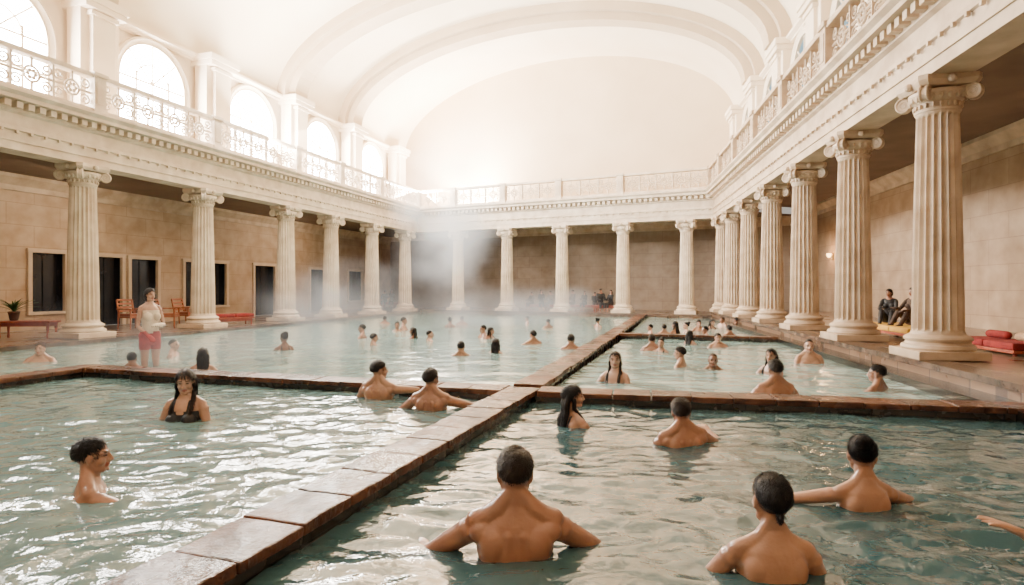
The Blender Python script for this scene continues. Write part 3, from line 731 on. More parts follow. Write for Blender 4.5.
def hair_mesh(P, hm):
    st = P.get('hair', 'short')
    bm = bmesh.new(); nu, nv = 44, 30; rings = []
    c = V((0, -.012, 1.664)); rr = V((.0775, .0965, .0905)) if st != 'buzz' else V((.0755, .0955, .0885))
    for j in range(1, nv):
        ph = math.pi*j/nv; ring = []
        for i in range(nu):
            a = 2*math.pi*i/nu; dv = V((math.cos(a)*math.sin(ph), math.sin(a)*math.sin(ph), -math.cos(ph)))
            t = -.15+.72*dv.y if dv.y > 0 else -.15+.45*dv.y
            if abs(dv.x) > .55 and abs(dv.y) < .35: t += .10
            if st in ('bun', 'sleek') and dv.y <= 0: t = -.20+.55*dv.y
            t += .06*noise.noise(dv*7)
            if st in ('long', 'bob'): t = -.55+1.1*max(dv.y, 0)**.8 if dv.y > 0 else -.9
            m = min(1, max(0, (dv.z-t+.05)/.5)); k = .87+.13*m**.5
            k += .045*noise.noise(dv*5.5+V((P.get('yaw', 0)*9, 0, 0)))*m
            if st == 'short' and dv.y > 0 and dv.z > .3: k += .03*dv.y
            ring.append(hm @ (c+V((dv.x*rr.x, dv.y*rr.y, dv.z*rr.z))*k))
        rings.append(ring)
    loft(bm, rings)
    if st == 'bun':
        ell(bm, (0, -.100, 1.730), (.043, .040, .040), hm, 16); tube(bm, [(-.02, -.085, 1.70), (0, -.095, 1.695), (.02, -.085, 1.70)], [.03, .03, .03], 8, hm)
        tube(bm, [(.040*math.cos(k*.63), -.105, 1.730+.028*math.sin(k*.63)) for k in range(11)], .015, 8, hm)
    if st == 'sleek':
        ell(bm, (0, -.084, 1.60), (.018, .015, .018), hm, 14)
    if st == 'long':
        for sx, w in ((-.055, .026), (-.025, .034), (.025, .034), (.055, .026)):
            pts = [(sx, -.055, 1.66), (sx*1.1, -.072, 1.58), (sx*1.15, -.078, 1.50)]; pts = [hm @ V(p) for p in pts]
            e = pts[-1]; pts += [V((e.x*.95, min(e.y, -.100), 1.42)), V((e.x*.8, -.118, 1.34)), V((e.x*.7+random.uniform(-.01, .01), -.115, 1.27))]
            tube(bm, pts, [w*.9, w, w*.95, w*.8, w*.6, w*.25], 12)
        for sg in (-1, 1):
            tube(bm, [hm @ V((sg*.056, .0, 1.69)), hm @ V((sg*.068, -.005, 1.61)), hm @ V((sg*.070, -.008, 1.54)), V((sg*.082, .02, 1.46)), V((sg*.095, .075, 1.39)), V((sg*.088, .115, 1.32))], [.013, .018, .018, .016, .014, .005], 10)
    if st == 'bob':
        for k in range(-4, 5):
            a = k*.42; tube(bm, [hm @ V((.060*math.sin(a), -.02-.062*math.cos(a), 1.66)), hm @ V((.063*math.sin(a), -.02-.066*math.cos(a), 1.60)), hm @ V((.056*math.sin(a), -.02-.058*math.cos(a), 1.555))], [.026, .024, .010], 10)
    vx = P.get('voxel', .012)
    me = run_remesh(bm, max(.006, vx*.75), 1, 'hair')
    nb = (8000 if vx < .0085 else 1200)
    Lh = {'short': .030, 'buzz': .008, 'bun': .034, 'long': .06, 'bob': .045, 'sleek': .035}[st]
    wd = .0017 if vx < .0085 else .005
    rnd = random.Random(11); hi = hm.inverted(); r3 = hm.to_3x3()
    vs = []; fs = []; npoly = len(me.polygons)
    crown = V((.012, -.045, 1.76))
    for _ in range(nb):
        f = me.polygons[rnd.randrange(npoly)]; p = f.center.copy(); nn = f.normal.copy(); q = hi @ p
        if q.z > 1.60:
            fl = r3 @ (q-crown); fl = fl-nn*fl.dot(nn)
            if st == 'bun': fl = r3 @ (V((0, -.1, 1.735))-q); fl = fl-nn*fl.dot(nn)
            if st == 'sleek': fl = r3 @ (V((0, -.1, 1.59))-q); fl = fl-nn*fl.dot(nn)
        else: fl = V((0, 0, -1))-nn*(-nn.z)
        if fl.length < 1e-5: continue
        fl.normalize(); lift = .45 if st == 'short' else .1; jit = .34 if st == 'short' else .12
        dr = (fl+nn*rnd.uniform(.02, lift)+V((rnd.uniform(-1, 1), rnd.uniform(-1, 1), rnd.uniform(-1, 1)))*jit).normalized()
        side = dr.cross(nn).normalized()*wd; L = Lh*rnd.uniform(.6, 1.2)
        if st == 'short' and q.z < 1.64: L *= .55
        a = p-nn*.002; b = p+dr*L*.5+nn*.0015; c2 = p+dr*L-nn*L*.12+fl*L*.1
        i = len(vs); vs += [a-side, a+side, b+side*.8, b-side*.8, c2]; fs += [(i, i+1, i+2, i+3), (i+3, i+2, i+4)]
    bm = bmesh.new(); bm.from_mesh(me); m2 = bpy.data.meshes.new('b'); m2.from_pydata([tuple(x) for x in vs], [], fs); bm.from_mesh(m2); bm.to_mesh(me); bm.free(); bpy.data.meshes.remove(m2)
    me.polygons.foreach_set('use_smooth', [True]*len(me.polygons))
    return me
def cloth_mesh(body, pred, name, off=.006):
    bm = bmesh.new(); bm.from_mesh(body); bm.normal_update()
    dl = [f for f in bm.faces if not pred(f.calc_center_median())]
    nm_ = {v.index: v.normal.copy() for v in bm.verts}
    for v in bm.verts: v.co += nm_[v.index]*off
    bmesh.ops.delete(bm, geom=dl, context='FACES')
    if not bm.faces: bm.free(); return None
    for _ in range(3): bmesh.ops.smooth_vert(bm, verts=[v for v in bm.verts if v.is_boundary], factor=.5, use_axis_x=True, use_axis_y=True, use_axis_z=True)
    me = bpy.data.meshes.new(name)
    bm.to_mesh(me); bm.free()
    me.polygons.foreach_set('use_smooth', [True]*len(me.polygons))
    while me.color_attributes: me.color_attributes.remove(me.color_attributes[0])
    return me
def pr_swim(c):
    x, y, z = c; ax = abs(x)
    if ax > .150: return False
    if z < .86: return False
    if y >= 0: return (z < 1.355-.03*(ax < .03)) or (.055 < ax < .090 and z < 1.45)
    return z < 1.24 or (.060 < ax < .088 and z < 1.46)
def pr_bik(c):
    x, y, z = c; ax = abs(x)
    if ax > .165: return False
    if y >= .02: return 1.195 < z < 1.315 or (.06 < ax < .078 and 1.3 < z < 1.45)
    return 1.205 < z < 1.232
def pr_trunk(c): return .87 < c[2] < .98 and abs(c[0]) < .21
def pr_shirt(c):
    x, y, z = c
    return .98 < z < 1.42 and abs(x) < .145 and not (y > .03 and z > 1.37)
def pr_shorts(c): return .72 < c[2] < 1.03 and abs(c[0]) < .23
def pr_robe(c):
    x, y, z = c
    return z < 1.465 and z > .62 and not (math.hypot(x, y+.01) < .08 and z > 1.43) and abs(x) < .36
CL_ = {'swimsuit': (pr_swim, 'swimsuit'), 'bikini': (pr_bik, 'bikini_top'), 'trunks': (pr_trunk, 'swim_trunks'), 'shirt': (pr_shirt, 'sleeveless_shirt'), 'shorts': (pr_shorts, 'shorts'), 'robe': (pr_robe, 'robe')}
def variant(**P):
    me, hm = body_mesh(P); hr = hair_mesh(P, hm)
    cl = []
    for nm, mt in P.get('cloth', []):
        c = cloth_mesh(me, CL_[nm][0], CL_[nm][1], .012 if nm in ('robe', 'shorts', 'shirt') else .005)
        if c: cl.append((CL_[nm][1], c, mt))
    return dict(body=me, hair=hr, cloth=cl, hm=hm, eyes=P.get('eyes', False))
def spawn(vr, loc, rot, s, label, skin=0, hair=0, lean=0, leany=0, group=None, cmat=None):
    o = obj('person', vr['body'], label=label, category='person')
    if group: o['group'] = group
    if len(vr['body'].materials) == 0: vr['body'].materials.append(M_skin[0])
    o.material_slots[0].link = 'OBJECT'; o.material_slots[0].material = M_skin[skin]
    o.location = loc; o.rotation_euler = (lean, leany, rot); o.rotation_mode = 'XYZ'; o.scale = (s, s, s)
    if vr['hair']:
        h = obj('hair', vr['hair'], parent=o)
        if len(vr['hair'].materials) == 0: vr['hair'].materials.append(M_hair[0])
        h.material_slots[0].link = 'OBJECT'; h.material_slots[0].material = M_hair[hair]
    for nm, me, mt in vr['cloth']:
        c = obj(nm, me, parent=o, mat=mt)
        if cmat: c.material_slots[0].link = 'OBJECT'; c.material_slots[0].material = cmat
    if vr['eyes']:
        for sg in (-1, 1):
            bm = bmesh.new(); ell(bm, (sg*.031, .0765, 1.641), (.0085, .0095, .0055), vr['hm'], 10)
            obj('eye', bm_mesh(bm, 'eye'), parent=o, mat=M_eye)
    return o
def bather(vr, u, top, v, s, rot, label, **k):
    """u,v = measured bearing of the spot where the body meets the water plane"""
    dd = F*CAMZ/(v-288); x = (u-512)/F*dd
    above = (v-top)*dd/F
    z = above-1.745*s
    rot = math.radians(rot)
    return spawn(vr, (x, dd, z), rot, s, label, **k)
DOWN = ((.30, .15, -1), (.1, .8, -.5), (0, 0, 1))
v_m1 = variant(voxel=.007, arms=[((.74, .38, -.55), (.5, .85, .0), (0, 0, 1)), ((.76, .38, -.53), (.55, .83, -.02), (0, 0, 1))], hair='short', yaw=.0, pitch=-.05, cloth=[('trunks', M_blk)])
bather(v_m1, 515, 447, 551, 1.11, 2, 'bare-shouldered man with short dark hair, back turned, arms in water', skin=0, hair=0)
v_w2 = variant(voxel=.007, fem=True, arms=[((.5, .35, -.75), (.1, .95, -.2), (0, 0, 1)), ((.45, .25, -.8), (.1, .9, -.3), (0, 0, 1))], hair='sleek', yaw=.08, cloth=[('bikini', M_brn), ('trunks', M_brn)])
bather(v_w2, 771, 472, 574, 1.04, -3, 'woman with sleek black hair and brown bikini, back turned', skin=3, hair=1)
v_w3 = variant(voxel=.007, fem=True, arms=[((.80, .42, -.22), (.30, .9, -.14), (0, 0, 1)), ((.85, .35, -.32), (.75, .62, -.04), (0, 0, 1))], hair='bun', yaw=-.5, cloth=[('trunks', M_brn)])
bather(v_w3, 862, 435, 505, 1.0, 4, 'woman with dark hair in a bun, arms spread over the water', skin=3, hair=1)
v_h4 = variant(voxel=.007, arms=[((1, .1, -.42), (.80, .3, .50), (0, 0, 1), (.9, .3, .35)), DOWN], hair='short', cloth=[('trunks', M_blk)], curl=.25)
bather(v_h4, 1204, 462, 582, 1.08, 0, 'bather reaching one bare arm and open hand across the water', skin=3)
v_m5 = variant(voxel=.0075, arms=[((.45, .3, -.8), (.1, .9, -.3), (0, 0, 1)), ((.85, .25, -.5), (-.1, .9, .35), (0, 0, 1))], hair='short', yaw=-.25, pitch=.0, cloth=[('trunks', M_blk)])
bather(v_m5, 690, 397, 443, .98, 8, 'man with short dark hair near the dark ledge, one arm bent', skin=0, hair=0, leany=-.05)
v_w6 = variant(voxel=.0075, fem=True, arms=[DOWN, ((.4, .5, -.8), (.2, 1, .0), (0, 0, 1))], hair='long', yaw=-.3, eyes=True, cloth=[('swimsuit', M_blk)])
bather(v_w6, 573, 384, 426, .98, -65, 'woman with long dark hair in profile beside the cross ledge', skin=3, hair=1)
v_m7 = variant(voxel=.0075, arms=[((.8, .2, -.6), (.1, .95, -.1), (0, 0, 1)), ((.95, .35, -.25), (.85, .5, .02), (0, 0, 1))], hair='short', yaw=-.45, eyes=True, cloth=[('trunks', M_blk)])
bather(v_m7, 431, 368, 409, .98, -8, 'man with dark hair leaning an arm along the ledge, back turned', skin=0, hair=0)
v_m8 = variant(voxel=.0075, arms=[((.5, .2, -.8), (.1, .9, -.3), (0, 0, 1)), ((1, .3, -.05), (-.2, .8, -.5), (0, 0, 1))], hair='short', yaw=-.9, eyes=True, cloth=[('trunks', M_blk)])
bather(v_m8, 379, 360, 398, .98, -10, 'man with short dark hair turning his head, elbow on the ledge', skin=3, hair=1)
v_w9 = variant(voxel=.0075, fem=True, arms=[((.35, .1, -1), (-.1, .7, -.4), (0, 0, 1)), ((.4, .15, -1), (.1, .8, -.4), (0, 0, 1))], hair='long', yaw=.35, pitch=-.18, eyes=True, cloth=[('swimsuit', M_blk)])
bather(v_w9, 186, 368, 420, 1.04, 178, 'woman with long dark hair in a black swimsuit, facing forward', skin=1, hair=0)
v_m10 = variant(voxel=.0065, arms=[((.4, .5, -.9), (.1, .9, -.2), (0, 0, 1)), ((.60, .68, -.22), (-.25, .95, .02), (0, 0, 1))], hair='short', yaw=-.15, pitch=.0, eyes=True, cloth=[('trunks', M_blk)])
bather(v_m10, 92, 437, 490, 1.02, -55, 'man with short dark hair in profile, one arm reaching over water', skin=0, hair=1)
v_st = variant(voxel=.008, fem=True, arms=[((.22, .25, -1), (-.75, .75, .05), (0, 0, 1)), ((.22, .05, -1), (-.3, .7, -.5), (0, 0, 1))], hair='bob', yaw=.2, eyes=True, cloth=[('shirt', M_crm), ('shorts', M_red)])
sp = spawn(v_st, ((150-512)/F*10.0, 10.0, -.44), math.radians(-125), 1.0, 'person in cream sleeveless shirt and red shorts standing knee-deep', skin=1, hair=0)
sp.scale = (.90, .90, 1.0)
bm = bmesh.new(); box(bm, (0, 0, -1.12), (1.0, .9, 1.34), bev=.02)
o = obj('submerged_step', bm_mesh(bm, 'submerged_step'), mat=M_floorp, label='submerged stone step under the standing bather', category='step'); o.location = (-6.05, 10.1, 0)
v_back = variant(voxel=.011, arms=[((.6, .3, -.7), (.3, .9, -.2), (0, 0, 1)), ((.65, .2, -.7), (.3, .9, -.2), (0, 0, 1))], hair='short', cloth=[('trunks', M_blk)])
v_wide = variant(voxel=.011, arms=[((.9, .35, -.3), (.8, .6, .0), (0, 0, 1)), DOWN], hair='short', yaw=.3, cloth=[('trunks', M_blk)])
v_wl = variant(voxel=.011, fem=True, arms=[((.4, .3, -.9), (.0, 1, .05), (0, 0, 1)), ((.6, .2, -.8), (.1, .9, .05), (0, 0, 1))], hair='long', yaw=.3, eyes=True, cloth=[('bikini', M_blk), ('trunks', M_blk)])
v_wb = variant(voxel=.011, fem=True, arms=[((.4, .2, -.9), (.1, .9, -.2), (0, 0, 1)), DOWN], hair='bun', cloth=[('swimsuit', M_blk)])
v_bald = variant(voxel=.011, arms=[DOWN, DOWN], hair='buzz', eyes=True, yaw=-.2, cloth=[('trunks', M_blk)])
G = 'bathers further off in the pools'
L_ = {'b': 'bather with short dark hair, shoulders above the water', 'w': 'bather with one arm stretched over the water',
      'l': 'woman with long dark hair and black bikini in the water', 'n': 'woman with her hair in a bun in the steaming water', 'd': 'man with close-cropped hair facing forward in the water'}
VR = {'b': v_back, 'w': v_wide, 'l': v_wl, 'n': v_wb, 'd': v_bald}
mid = [(615,351,382,'l',1.0,150,1,0),(775,359,397,'b',1.05,5,0,1),(771,348,374,'l',.95,120,3,1),(809,339,363,'d',1.0,175,1,0),(877,364,390,'w',1.0,35,0,1),
 (713,353,369,'d',.95,180,2,2),(680,346,366,'b',.98,60,3,1),(652,334,351,'b',.95,-20,0,0),(661,338,352,'n',.85,150,1,0),(690,330,344,'l',.9,-60,0,1),
 (718,333,347,'b',.9,170,3,0),(675,321,335,'l',.9,30,0,1),(664,324,335,'b',.85,0,3,0),(686,322,333,'n',.9,90,1,1),(699,320,331,'b',.9,180,0,1),
 (729,325,337,'b',.9,10,0,1),(712,319,329,'l',.9,200,1,1),(722,317,326,'b',.9,120,0,0),(736,317,327,'b',.9,40,2,1),(705,326,339.5,'b',.85,100,3,1),
 (40,342,362,'b',1.0,200,1,2),(132,352,368,'b',.9,20,0,1),(174,339,356,'d',.95,-80,1,0),(203,347,370,'l',1.0,10,1,1),(284,332,350,'n',1.0,40,2,0),
 (362,324,338,'b',.95,90,0,1),(374,333,345,'b',.9,-60,3,0),(404,317,330,'b',.95,-90,0,1),(413,327,338,'l',.9,60,0,1),(397,322,331,'n',.9,180,3,0),
 (461,341,355,'b',.95,0,3,1),(483,325,338,'b',.9,120,0,1),(491,327,338,'l',.85,-120,0,0),(496,338,353,'l',.95,-30,1,1),(533,330,344,'w',.95,20,3,1),
 (571,334,349,'b',1.0,-10,0,1),(450,317,327,'n',.9,0,0,0),(462,316,325,'b',.9,0,0,1),(527,316,324,'b',.85,90,0,0),(430,330,341,'d',.9,-60,1,0),
 (548,319,328,'b',.85,30,3,1),(598,318,327,'n',.85,-50,0,1),(650,324,333.5,'b',.8,90,0,1),(385,316,324,'b',.85,0,0,1)]
for u, t, v, k, s, r, sk, ha in mid:
    bather(VR[k], u, t, v, s, r, L_[k], skin=sk, hair=ha, group=G)

# ------------------------------------------------------------------ seated people on decks
v_sit = variant(voxel=.012, arms=[((.2, .5, -.9), (-.3, .9, -.1), (0, 0, 1)), ((.2, .5, -.9), (-.3, .9, -.1), (0, 0, 1))], legs='sit', hair='short', pitch=-.2, cloth=[('robe', M_brn)])
v_sit2 = variant(voxel=.012, fem=True, arms=[((.2, .5, -.9), (-.3, .9, -.1), (0, 0, 1)), ((.2, .4, -.9), (-.1, .9, .2), (0, 0, 1))], legs='sit', hair='long', yaw=.3, cloth=[('robe', M_tan)])
v_fl1 = variant(voxel=.011, fem=True, arms=[((.15, .6, -.6), (-.2, .9, -.1), (0, 0, 1)), ((.15, .6, -.6), (-.3, .9, .1), (0, 0, 1))], legs='floor', hair='bob', yaw=-.3, pitch=-.1, eyes=True, cloth=[('robe', M_brn)])
v_fl2 = variant(voxel=.011, fem=True, arms=[((.15, .6, -.6), (-.2, .9, -.1), (0, 0, 1)), ((.3, -.5, -.8), (.2, -.2, -1), (0, 1, 0), (.1, .9, -.2))], legs='floor', hair='long', yaw=.4, eyes=True, cloth=[('robe', M_dred)])
SEAT = .45
def bench(loc, ang, L, mat, label, back=False, cushion=None, h=SEAT, w=.5, group=None):
    o = bpy.data.objects.new('bench', None); COL.objects.link(o); o.location = loc; o.rotation_euler = (0, 0, ang)
    o['label'] = label; o['category'] = 'bench'
    if group: o['group'] = group
    top = h-(.1 if cushion else 0)
    bm = bmesh.new(); box(bm, (0, 0, top-.025), (L, w, .05), bev=.01); obj('seat', bm_mesh(bm, 'seat'), parent=o, mat=mat)
    if top > .2:
        bm = bmesh.new(); box(bm, (0, 0, top-.09), (L-.1, w-.1, .08)); obj('apron', bm_mesh(bm, 'apron'), parent=o, mat=mat)
    for sx in (-1, 1):
        for sy in (-1, 1):
            bm = bmesh.new(); lathe(bm, [(.025, 0), (.03, top*.12), (.022, top*.3), (.034, top*.7), (.034, top-.03)], 10, Matrix.Translation((sx*(L/2-.08), sy*(w/2-.07), 0)))
            obj('leg', bm_mesh(bm, 'leg'), parent=o, mat=mat)
    if cushion:
        n = max(1, round(L/.8))
        for k in range(n):
            bm = bmesh.new(); box(bm, (-L/2+L/n*(k+.5), 0, h-.045), (L/n-.02, w, .11), bev=.035); obj('cushion', bm_mesh(bm, 'cushion'), parent=o, mat=cushion)
    return o
def deckpt(u, v, s):
    h = CAMZ-ZD[s]; dd = F*h/(v-288); return V(((u-512)/F*dd, dd, ZD[s]))
angB = math.atan2(LB.d.y, LB.d.x); angR = math.atan2(LR.d.y, LR.d.x); angL = math.atan2(LL.d.y, LL.d.x)
for u0, cnt, of in ((542, 3, -1.4), (584, 3, -1.8), (606, 2, -1.2), (389, 2, -1.7)):
    x0 = (u0-512)/F
    l = LB.off(of)
    p = isect(l, (V((0, 0)), V((x0, 1)).normalized()))
    L = .52*cnt+.2; sh = .30
    bench((p.x, p.y, .15), angB+math.pi, L, M_wood, 'dark red wooden bench against the shaded end wall', h=sh, group='benches by the end wall')
    for k in range(cnt):
        c = p+LB.d*((k-(cnt-1)/2+random.uniform(-.12, .12))*.52); s_ = random.choice((.68, .74, .80, .86)); j = random.randrange(3)
        spawn([v_sit, v_sit2][k % 2], (c.x+LB.n.x*.02, c.y+LB.n.y*.02, .15+sh-.785*s_), angB+math.pi+random.uniform(-.8, .8), s_,
              ['person in a dark brown robe seated by the end wall', 'person in a grey robe seated by the end wall', 'person in a black robe seated by the end wall'][j], skin=k % 2, hair=k % 2, group='people seated by the end wall', cmat=[M_brn, M_gry, M_blk][j])
p = deckpt(903, 337, 'right')
bench(p, angR, 2.4, M_wood, 'low wooden bench with a yellow cushion beside the columns', cushion=M_yel, h=.24, w=.9)
d2 = LR.d; n2 = LR.n
spawn(v_fl1, (p.x+d2.x*.0-n2.x*.2, p.y+d2.y*.0-n2.y*.2, .28+.24-.785*.84), angR+.5, .84, 'woman with dark bobbed hair in brown sitting on yellow bench', skin=3, hair=1)
spawn(v_fl2, (p.x-d2.x*.8-n2.x*.1, p.y-d2.y*.8-n2.y*.1, .28+.24-.785*.8), angR+.9, .8, 'woman with long dark hair in a red robe on the bench', skin=0, hair=1)
spawn(v_fl1, (p.x+d2.x*.85-n2.x*.1, p.y+d2.y*.85-n2.y*.1, .28+.24-.785*.8), angR+1.0, .8, 'person with dark hair in black hugging knees on the bench', skin=0, hair=0, cmat=M_blk)
p = deckpt(1003, 352, 'right')
bench(p, angR, 1.5, M_wood, 'low daybed with dark red seat cushions on the deck', cushion=M_dred, h=.19, w=.6)
for k, yy in enumerate((-.42, .32)):
    bm = bmesh.new(); tube(bm, [(yy-.22, -.12, .26), (yy+.22, -.12, .26)], .065, 14); bol = obj('bolster', bm_mesh(bm, 'bolster'), mat=[M_tan, M_dred][k], smooth=True, label=['round tan bolster cushion on the red daybed', 'round dark red bolster cushion on the daybed'][k], category='cushion', group='bolsters on the daybed')
    bol.matrix_world = Matrix.Translation(p) @ Matrix.Rotation(angR, 4, 'Z')
p = deckpt(28, 338, 'left'); bench(p, 0.1, 1.25, M_wood, 'reddish wooden side bench below the window', h=.42, w=.45)
p = deckpt(232, 325, 'left'); bench(p, angL-math.pi/2+1.2, 1.3, M_wood, 'low red-brown wooden bench by the wall', cushion=M_dred, h=.36, w=.5)
def chair(loc, ang, label, mat, cush):
    o = bpy.data.objects.new('armchair', None); COL.objects.link(o); o.location = loc; o.rotation_euler = (0, 0, ang); o['label'] = label; o['category'] = 'chair'; o['group'] = 'wooden armchairs on the deck'
    bm = bmesh.new(); box(bm, (0, 0, .36), (.54, .52, .05), bev=.01); obj('seat', bm_mesh(bm, 's'), parent=o, mat=mat)
    bm = bmesh.new(); box(bm, (0, .01, .42), (.5, .48, .08), bev=.03); obj('cushion', bm_mesh(bm, 'c'), parent=o, mat=cush)
    bm = bmesh.new(); Mb = Matrix.Translation((0, -.25, .4)) @ Matrix.Rotation(.22, 4, 'X')
    for sx in (-.24, .24): box(bm, (sx, 0, .22), (.045, .04, .52), Mb, .008)
    for zz in (.14, .25, .36, .47): box(bm, (0, 0, zz), (.48, .025, .06), Mb, .008)
    obj('backrest', bm_mesh(bm, 'b'), parent=o, mat=mat)
    for sx in (-1, 1):
        bm = bmesh.new(); box(bm, (sx*.28, .0, .60), (.06, .58, .03), bev=.008); obj('armrest', bm_mesh(bm, 'a'), parent=o, mat=mat)
        for sy in (-1, 1):
            bm = bmesh.new(); tube(bm, [(sx*.28, sy*.25, 0), (sx*.27, sy*.23, .59)], [.02, .026], 8, rnd=False); obj('leg', bm_mesh(bm, 'l'), parent=o, mat=mat)
for u, v, a in ((133, 329, -1.9), (168, 328, -1.3), (187, 326, -1.7)):
    chair(deckpt(u, v, 'left'), a, 'red-brown wooden armchair facing the pool', M_wood2, M_wood2)
def plant(loc, s, label):
    o = bpy.data.objects.new('potted_palm', None); COL.objects.link(o); o.location = loc; o.scale = (s, s, s); o['label'] = label; o['category'] = 'plant'
    bm = bmesh.new(); lathe(bm, [(.12, 0), (.14, .02), (.19, .3), (.21, .33), (.2, .36), (.17, .36), (.16, .32), (.05, .31)], 20); obj('pot', bm_mesh(bm, 'pot'), parent=o, mat=M_terra, smooth=True)
    bm = bmesh.new(); rnd = random.Random(3)
    for k in range(34):
        a = k*2.4; el = rnd.uniform(.6, 1.4); L = rnd.uniform(.6, .95); prev = None
        side = V((-math.sin(a), math.cos(a), 0))
        for t in range(7):
            tt = t/6
            rr = L*tt*math.cos(el-.4*tt); z = .32+L*tt*math.sin(el)-.35*tt*tt*L
            c = V((math.cos(a)*rr, math.sin(a)*rr, z)); w = .03*math.sin(math.pi*min(1, .12+tt*.88))+.002
            cur = (bm.verts.new(c-side*w), bm.verts.new(c+V((0, 0, -.008))), bm.verts.new(c+side*w))
            if prev: bm.faces.new((prev[0], prev[1], cur[1], cur[0])); bm.faces.new((prev[1], prev[2], cur[2], cur[1]))
            prev = cur
    obj('leaves', bm_mesh(bm, 'leaves'), parent=o, mat=M_leaf)
plant(deckpt(14, 337.5, 'left')+V((0, .0, .42)), .62, 'small palm with arching green leaves in a dark pot')
def sconce(P, ln, z, label):
    Mx = Matrix(((ln.d.x, ln.n.x, 0, P.x), (ln.d.y, ln.n.y, 0, P.y), (0, 0, 1, z), (0, 0, 0, 1)))
    o = bpy.data.objects.new('wall_sconce', None); COL.objects.link(o); o.matrix_world = Mx; o['label'] = label; o['category'] = 'wall lamp'
    bm = bmesh.new(); box(bm, (0, .015, 0), (.1, .03, .3), bev=.01); tube(bm, [(0, .03, -.08), (0, .12, -.12), (0, .17, -.04)], .014, 8); obj('bracket', bm_mesh(bm, 'b'), parent=o, mat=M_brass)
    bm = bmesh.new(); lathe(bm, [(.04, 0), (.07, .04), (.1, .14), (.09, .16), (.03, .17)], 20, Matrix.Translation((0, .17, -.03))); obj('lamp_shade', bm_mesh(bm, 's'), parent=o, mat=M_glow, smooth=True)
    l = bpy.data.lights.new('sconce', 'POINT'); l.energy = 60; l.color = (1, .55, .25); l.shadow_soft_size = .1
    lo = bpy.data.objects.new('sconce_light', l); COL.objects.link(lo); lo.location = Mx @ V((0, .35, .1))
lw = LR.off(-4.46)
sconce(at_y(lw, 24.9), LR, 2.6, 'brass wall sconce with a warm glowing shade')

# ------------------------------------------------------------------ steam (scattering plus the light that multiple scattering would return)
def steam(name, c, s, dens, seed, label, inner=.1, lo_=.1, rotz=0, step=3.0, tilt=0, em=.8):
    m = bpy.data.materials.new(name); m.use_nodes = True; nt = m.node_tree; nt.nodes.clear()
    out = nt.nodes.new('ShaderNodeOutputMaterial'); pv = nt.nodes.new('ShaderNodeVolumePrincipled')
    nt.links.new(pv.outputs[0], out.inputs['Volume'])
    co = nt.nodes.new('ShaderNodeTexCoord')
    mp = nt.nodes.new('ShaderNodeMapping'); mp.inputs['Scale'].default_value = (.5, .35, .6); mp.inputs['Location'].default_value = (seed, seed*.7, 0)
    nt.links.new(co.outputs['Object'], mp.inputs[0])
    n = nt.nodes.new('ShaderNodeTexNoise'); n.inputs['Scale'].default_value = 1; n.inputs['Detail'].default_value = 1.5; nt.links.new(mp.outputs[0], n.inputs['Vector'])
    r = nt.nodes.new('ShaderNodeMapRange'); r.inputs[1].default_value = .38; r.inputs[2].default_value = .62; r.inputs[3].default_value = lo_; r.inputs[4].default_value = 1
    nt.links.new(n.outputs['Fac'], r.inputs[0])
    sp = nt.nodes.new('ShaderNodeVectorMath'); sp.operation = 'DIVIDE'; sp.inputs[1].default_value = (s[0]/2, s[1]/2, s[2]/2); nt.links.new(co.outputs['Object'], sp.inputs[0])
    ln = nt.nodes.new('ShaderNodeVectorMath'); ln.operation = 'LENGTH'; nt.links.new(sp.outputs[0], ln.inputs[0])
    fr = nt.nodes.new('ShaderNodeMapRange'); fr.interpolation_type = 'SMOOTHSTEP'; fr.inputs[1].default_value = 1; fr.inputs[2].default_value = inner; fr.inputs[3].default_value = 0; fr.inputs[4].default_value = dens; nt.links.new(ln.outputs['Value'], fr.inputs[0])
    mu = nt.nodes.new('ShaderNodeMath'); mu.operation = 'MULTIPLY'; nt.links.new(r.outputs[0], mu.inputs[0]); nt.links.new(fr.outputs[0], mu.inputs[1])
    nt.links.new(mu.outputs[0], pv.inputs['Density'])
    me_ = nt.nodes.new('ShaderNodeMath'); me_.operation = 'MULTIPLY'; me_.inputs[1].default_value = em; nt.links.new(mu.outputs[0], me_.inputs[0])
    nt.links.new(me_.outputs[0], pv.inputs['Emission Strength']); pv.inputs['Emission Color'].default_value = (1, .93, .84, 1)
    pv.inputs['Color'].default_value = (.99, .97, .94, 1); pv.inputs['Anisotropy'].default_value = 0
    m.cycles.volume_step_rate = step
    bm = bmesh.new(); ell(bm, (0, 0, 0), (s[0]/2, s[1]/2, s[2]/2), seg=20)
    o = obj(name, bm_mesh(bm, name), mat=m, label=label, category='steam', kind='stuff'); o.location = c; o.rotation_euler = (0, tilt, rotz); return o
steam('steam_plume', (-2.8, 26.4, 4.6), (6, 6, 9.8), .42, 3, 'sunlit plume of steam with added glow rising toward the vault', rotz=-.25, tilt=.12, em=1.1)  # emission gives the plume an added glow of its own
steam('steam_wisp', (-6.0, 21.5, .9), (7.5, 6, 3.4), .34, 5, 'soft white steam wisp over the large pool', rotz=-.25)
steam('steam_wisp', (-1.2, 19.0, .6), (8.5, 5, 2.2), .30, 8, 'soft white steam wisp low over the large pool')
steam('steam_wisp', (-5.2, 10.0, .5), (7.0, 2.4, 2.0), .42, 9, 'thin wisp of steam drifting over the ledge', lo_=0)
steam('steam_wisp', (2.4, 24.0, .6), (7, 3.5, 1.9), .30, 12, 'thin low steam wisp near the end colonnade', lo_=0)

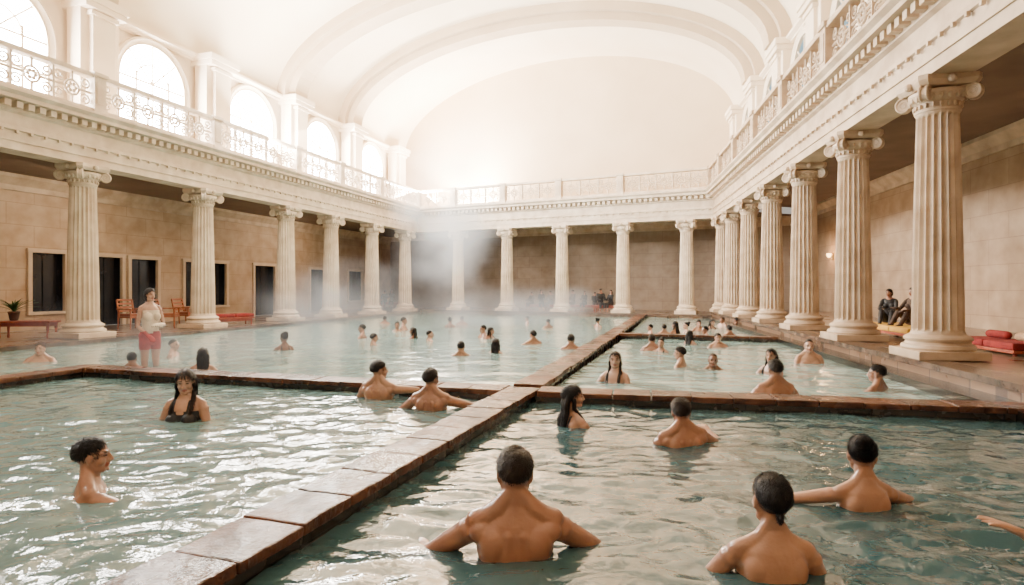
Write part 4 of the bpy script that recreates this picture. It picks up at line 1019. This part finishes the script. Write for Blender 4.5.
# ------------------------------------------------------------------ lights
def area(name, loc, tgt, sx, sy, e, col=(1, .94, .85)):
    l = bpy.data.lights.new(name, 'AREA'); l.shape = 'RECTANGLE'; l.size = sx; l.size_y = sy; l.energy = e; l.color = col
    o = bpy.data.objects.new(name, l); COL.objects.link(o); o.location = loc
    o.rotation_euler = (V(tgt)-V(loc)).to_track_quat('-Z', 'Y').to_euler(); return o
area('vault_fill_light', (-8.6, 21, 6.4), (-3.5, 24, 13), 10, 1.0, 6500)  # unseen lights added behind the balustrade to wash the vault white
area('vault_fill_light', (-5.2, 31.2, 6.2), (-1.5, 28, 13), 3.5, 1.5, 4500)
area('end_wall_fill_light', (-2.3, 31.9, 5.75), (-2.1, 33.1, 7.6), 1.6, .6, 3000)  # unseen light added to burn a hotspot onto the end wall
area('window_daylight', (-8.0, 22, 8.2), (0, 22, 0), 12, 2.0, 2300, (1, .95, .87))
area('window_daylight', (-12.5, 9, 8.6), (0, 8, 0), 6, 2.5, 600)
area('near_end_fill_light', (-3, -1.5, 6.5), (-2, 10, 2), 12, 5, 130, (1, .90, .78))  # added fill from behind the view; the near end has no opening
l = bpy.data.lights.new('sunbeam', 'SPOT'); l.energy = 22000; l.spot_size = math.radians(34); l.spot_blend = .5; l.shadow_soft_size = .35; l.color = (1, .95, .87)
o = bpy.data.objects.new('sunbeam', l); COL.objects.link(o); o.location = (-8.6, 25.5, 8.6); o.rotation_euler = (V((-2.2, 24.5, .5))-V((-8.6, 25.5, 8.6))).to_track_quat('-Z', 'Y').to_euler()
for y in (11, 20):
    c = at_y(LR.off(-2.6), y); area('aisle_fill_light', (c.x, c.y, 4.85), (c.x+1.2, c.y, 2), 4, .5, 40, (1, .68, .42))  # unseen fill added to brighten the dim right aisle
for y in (17, 27):
    c = at_y(LL.off(-2.0), y); area('aisle_fill_light', (c.x, c.y, 4.35), (c.x-1.2, c.y, 2), 4, .5, 75, (1, .76, .52))  # unseen fill added to lift the left aisle wall

W = bpy.data.worlds.new('World'); SC.world = W; W.use_nodes = True
bg = W.node_tree.nodes['Background']; bg.inputs[0].default_value = (1, .9, .78, 1); bg.inputs[1].default_value = .5

# ------------------------------------------------------------------ camera
cam = bpy.data.cameras.new('Camera'); cam.lens = 36*F/1024; cam.sensor_width = 36; cam.shift_y = -4.5/1024
co = bpy.data.objects.new('Camera', cam); COL.objects.link(co); co.location = (0, 0, CAMZ); co.rotation_euler = (math.pi/2, 0, 0)
cam.clip_end = 200; SC.camera = co
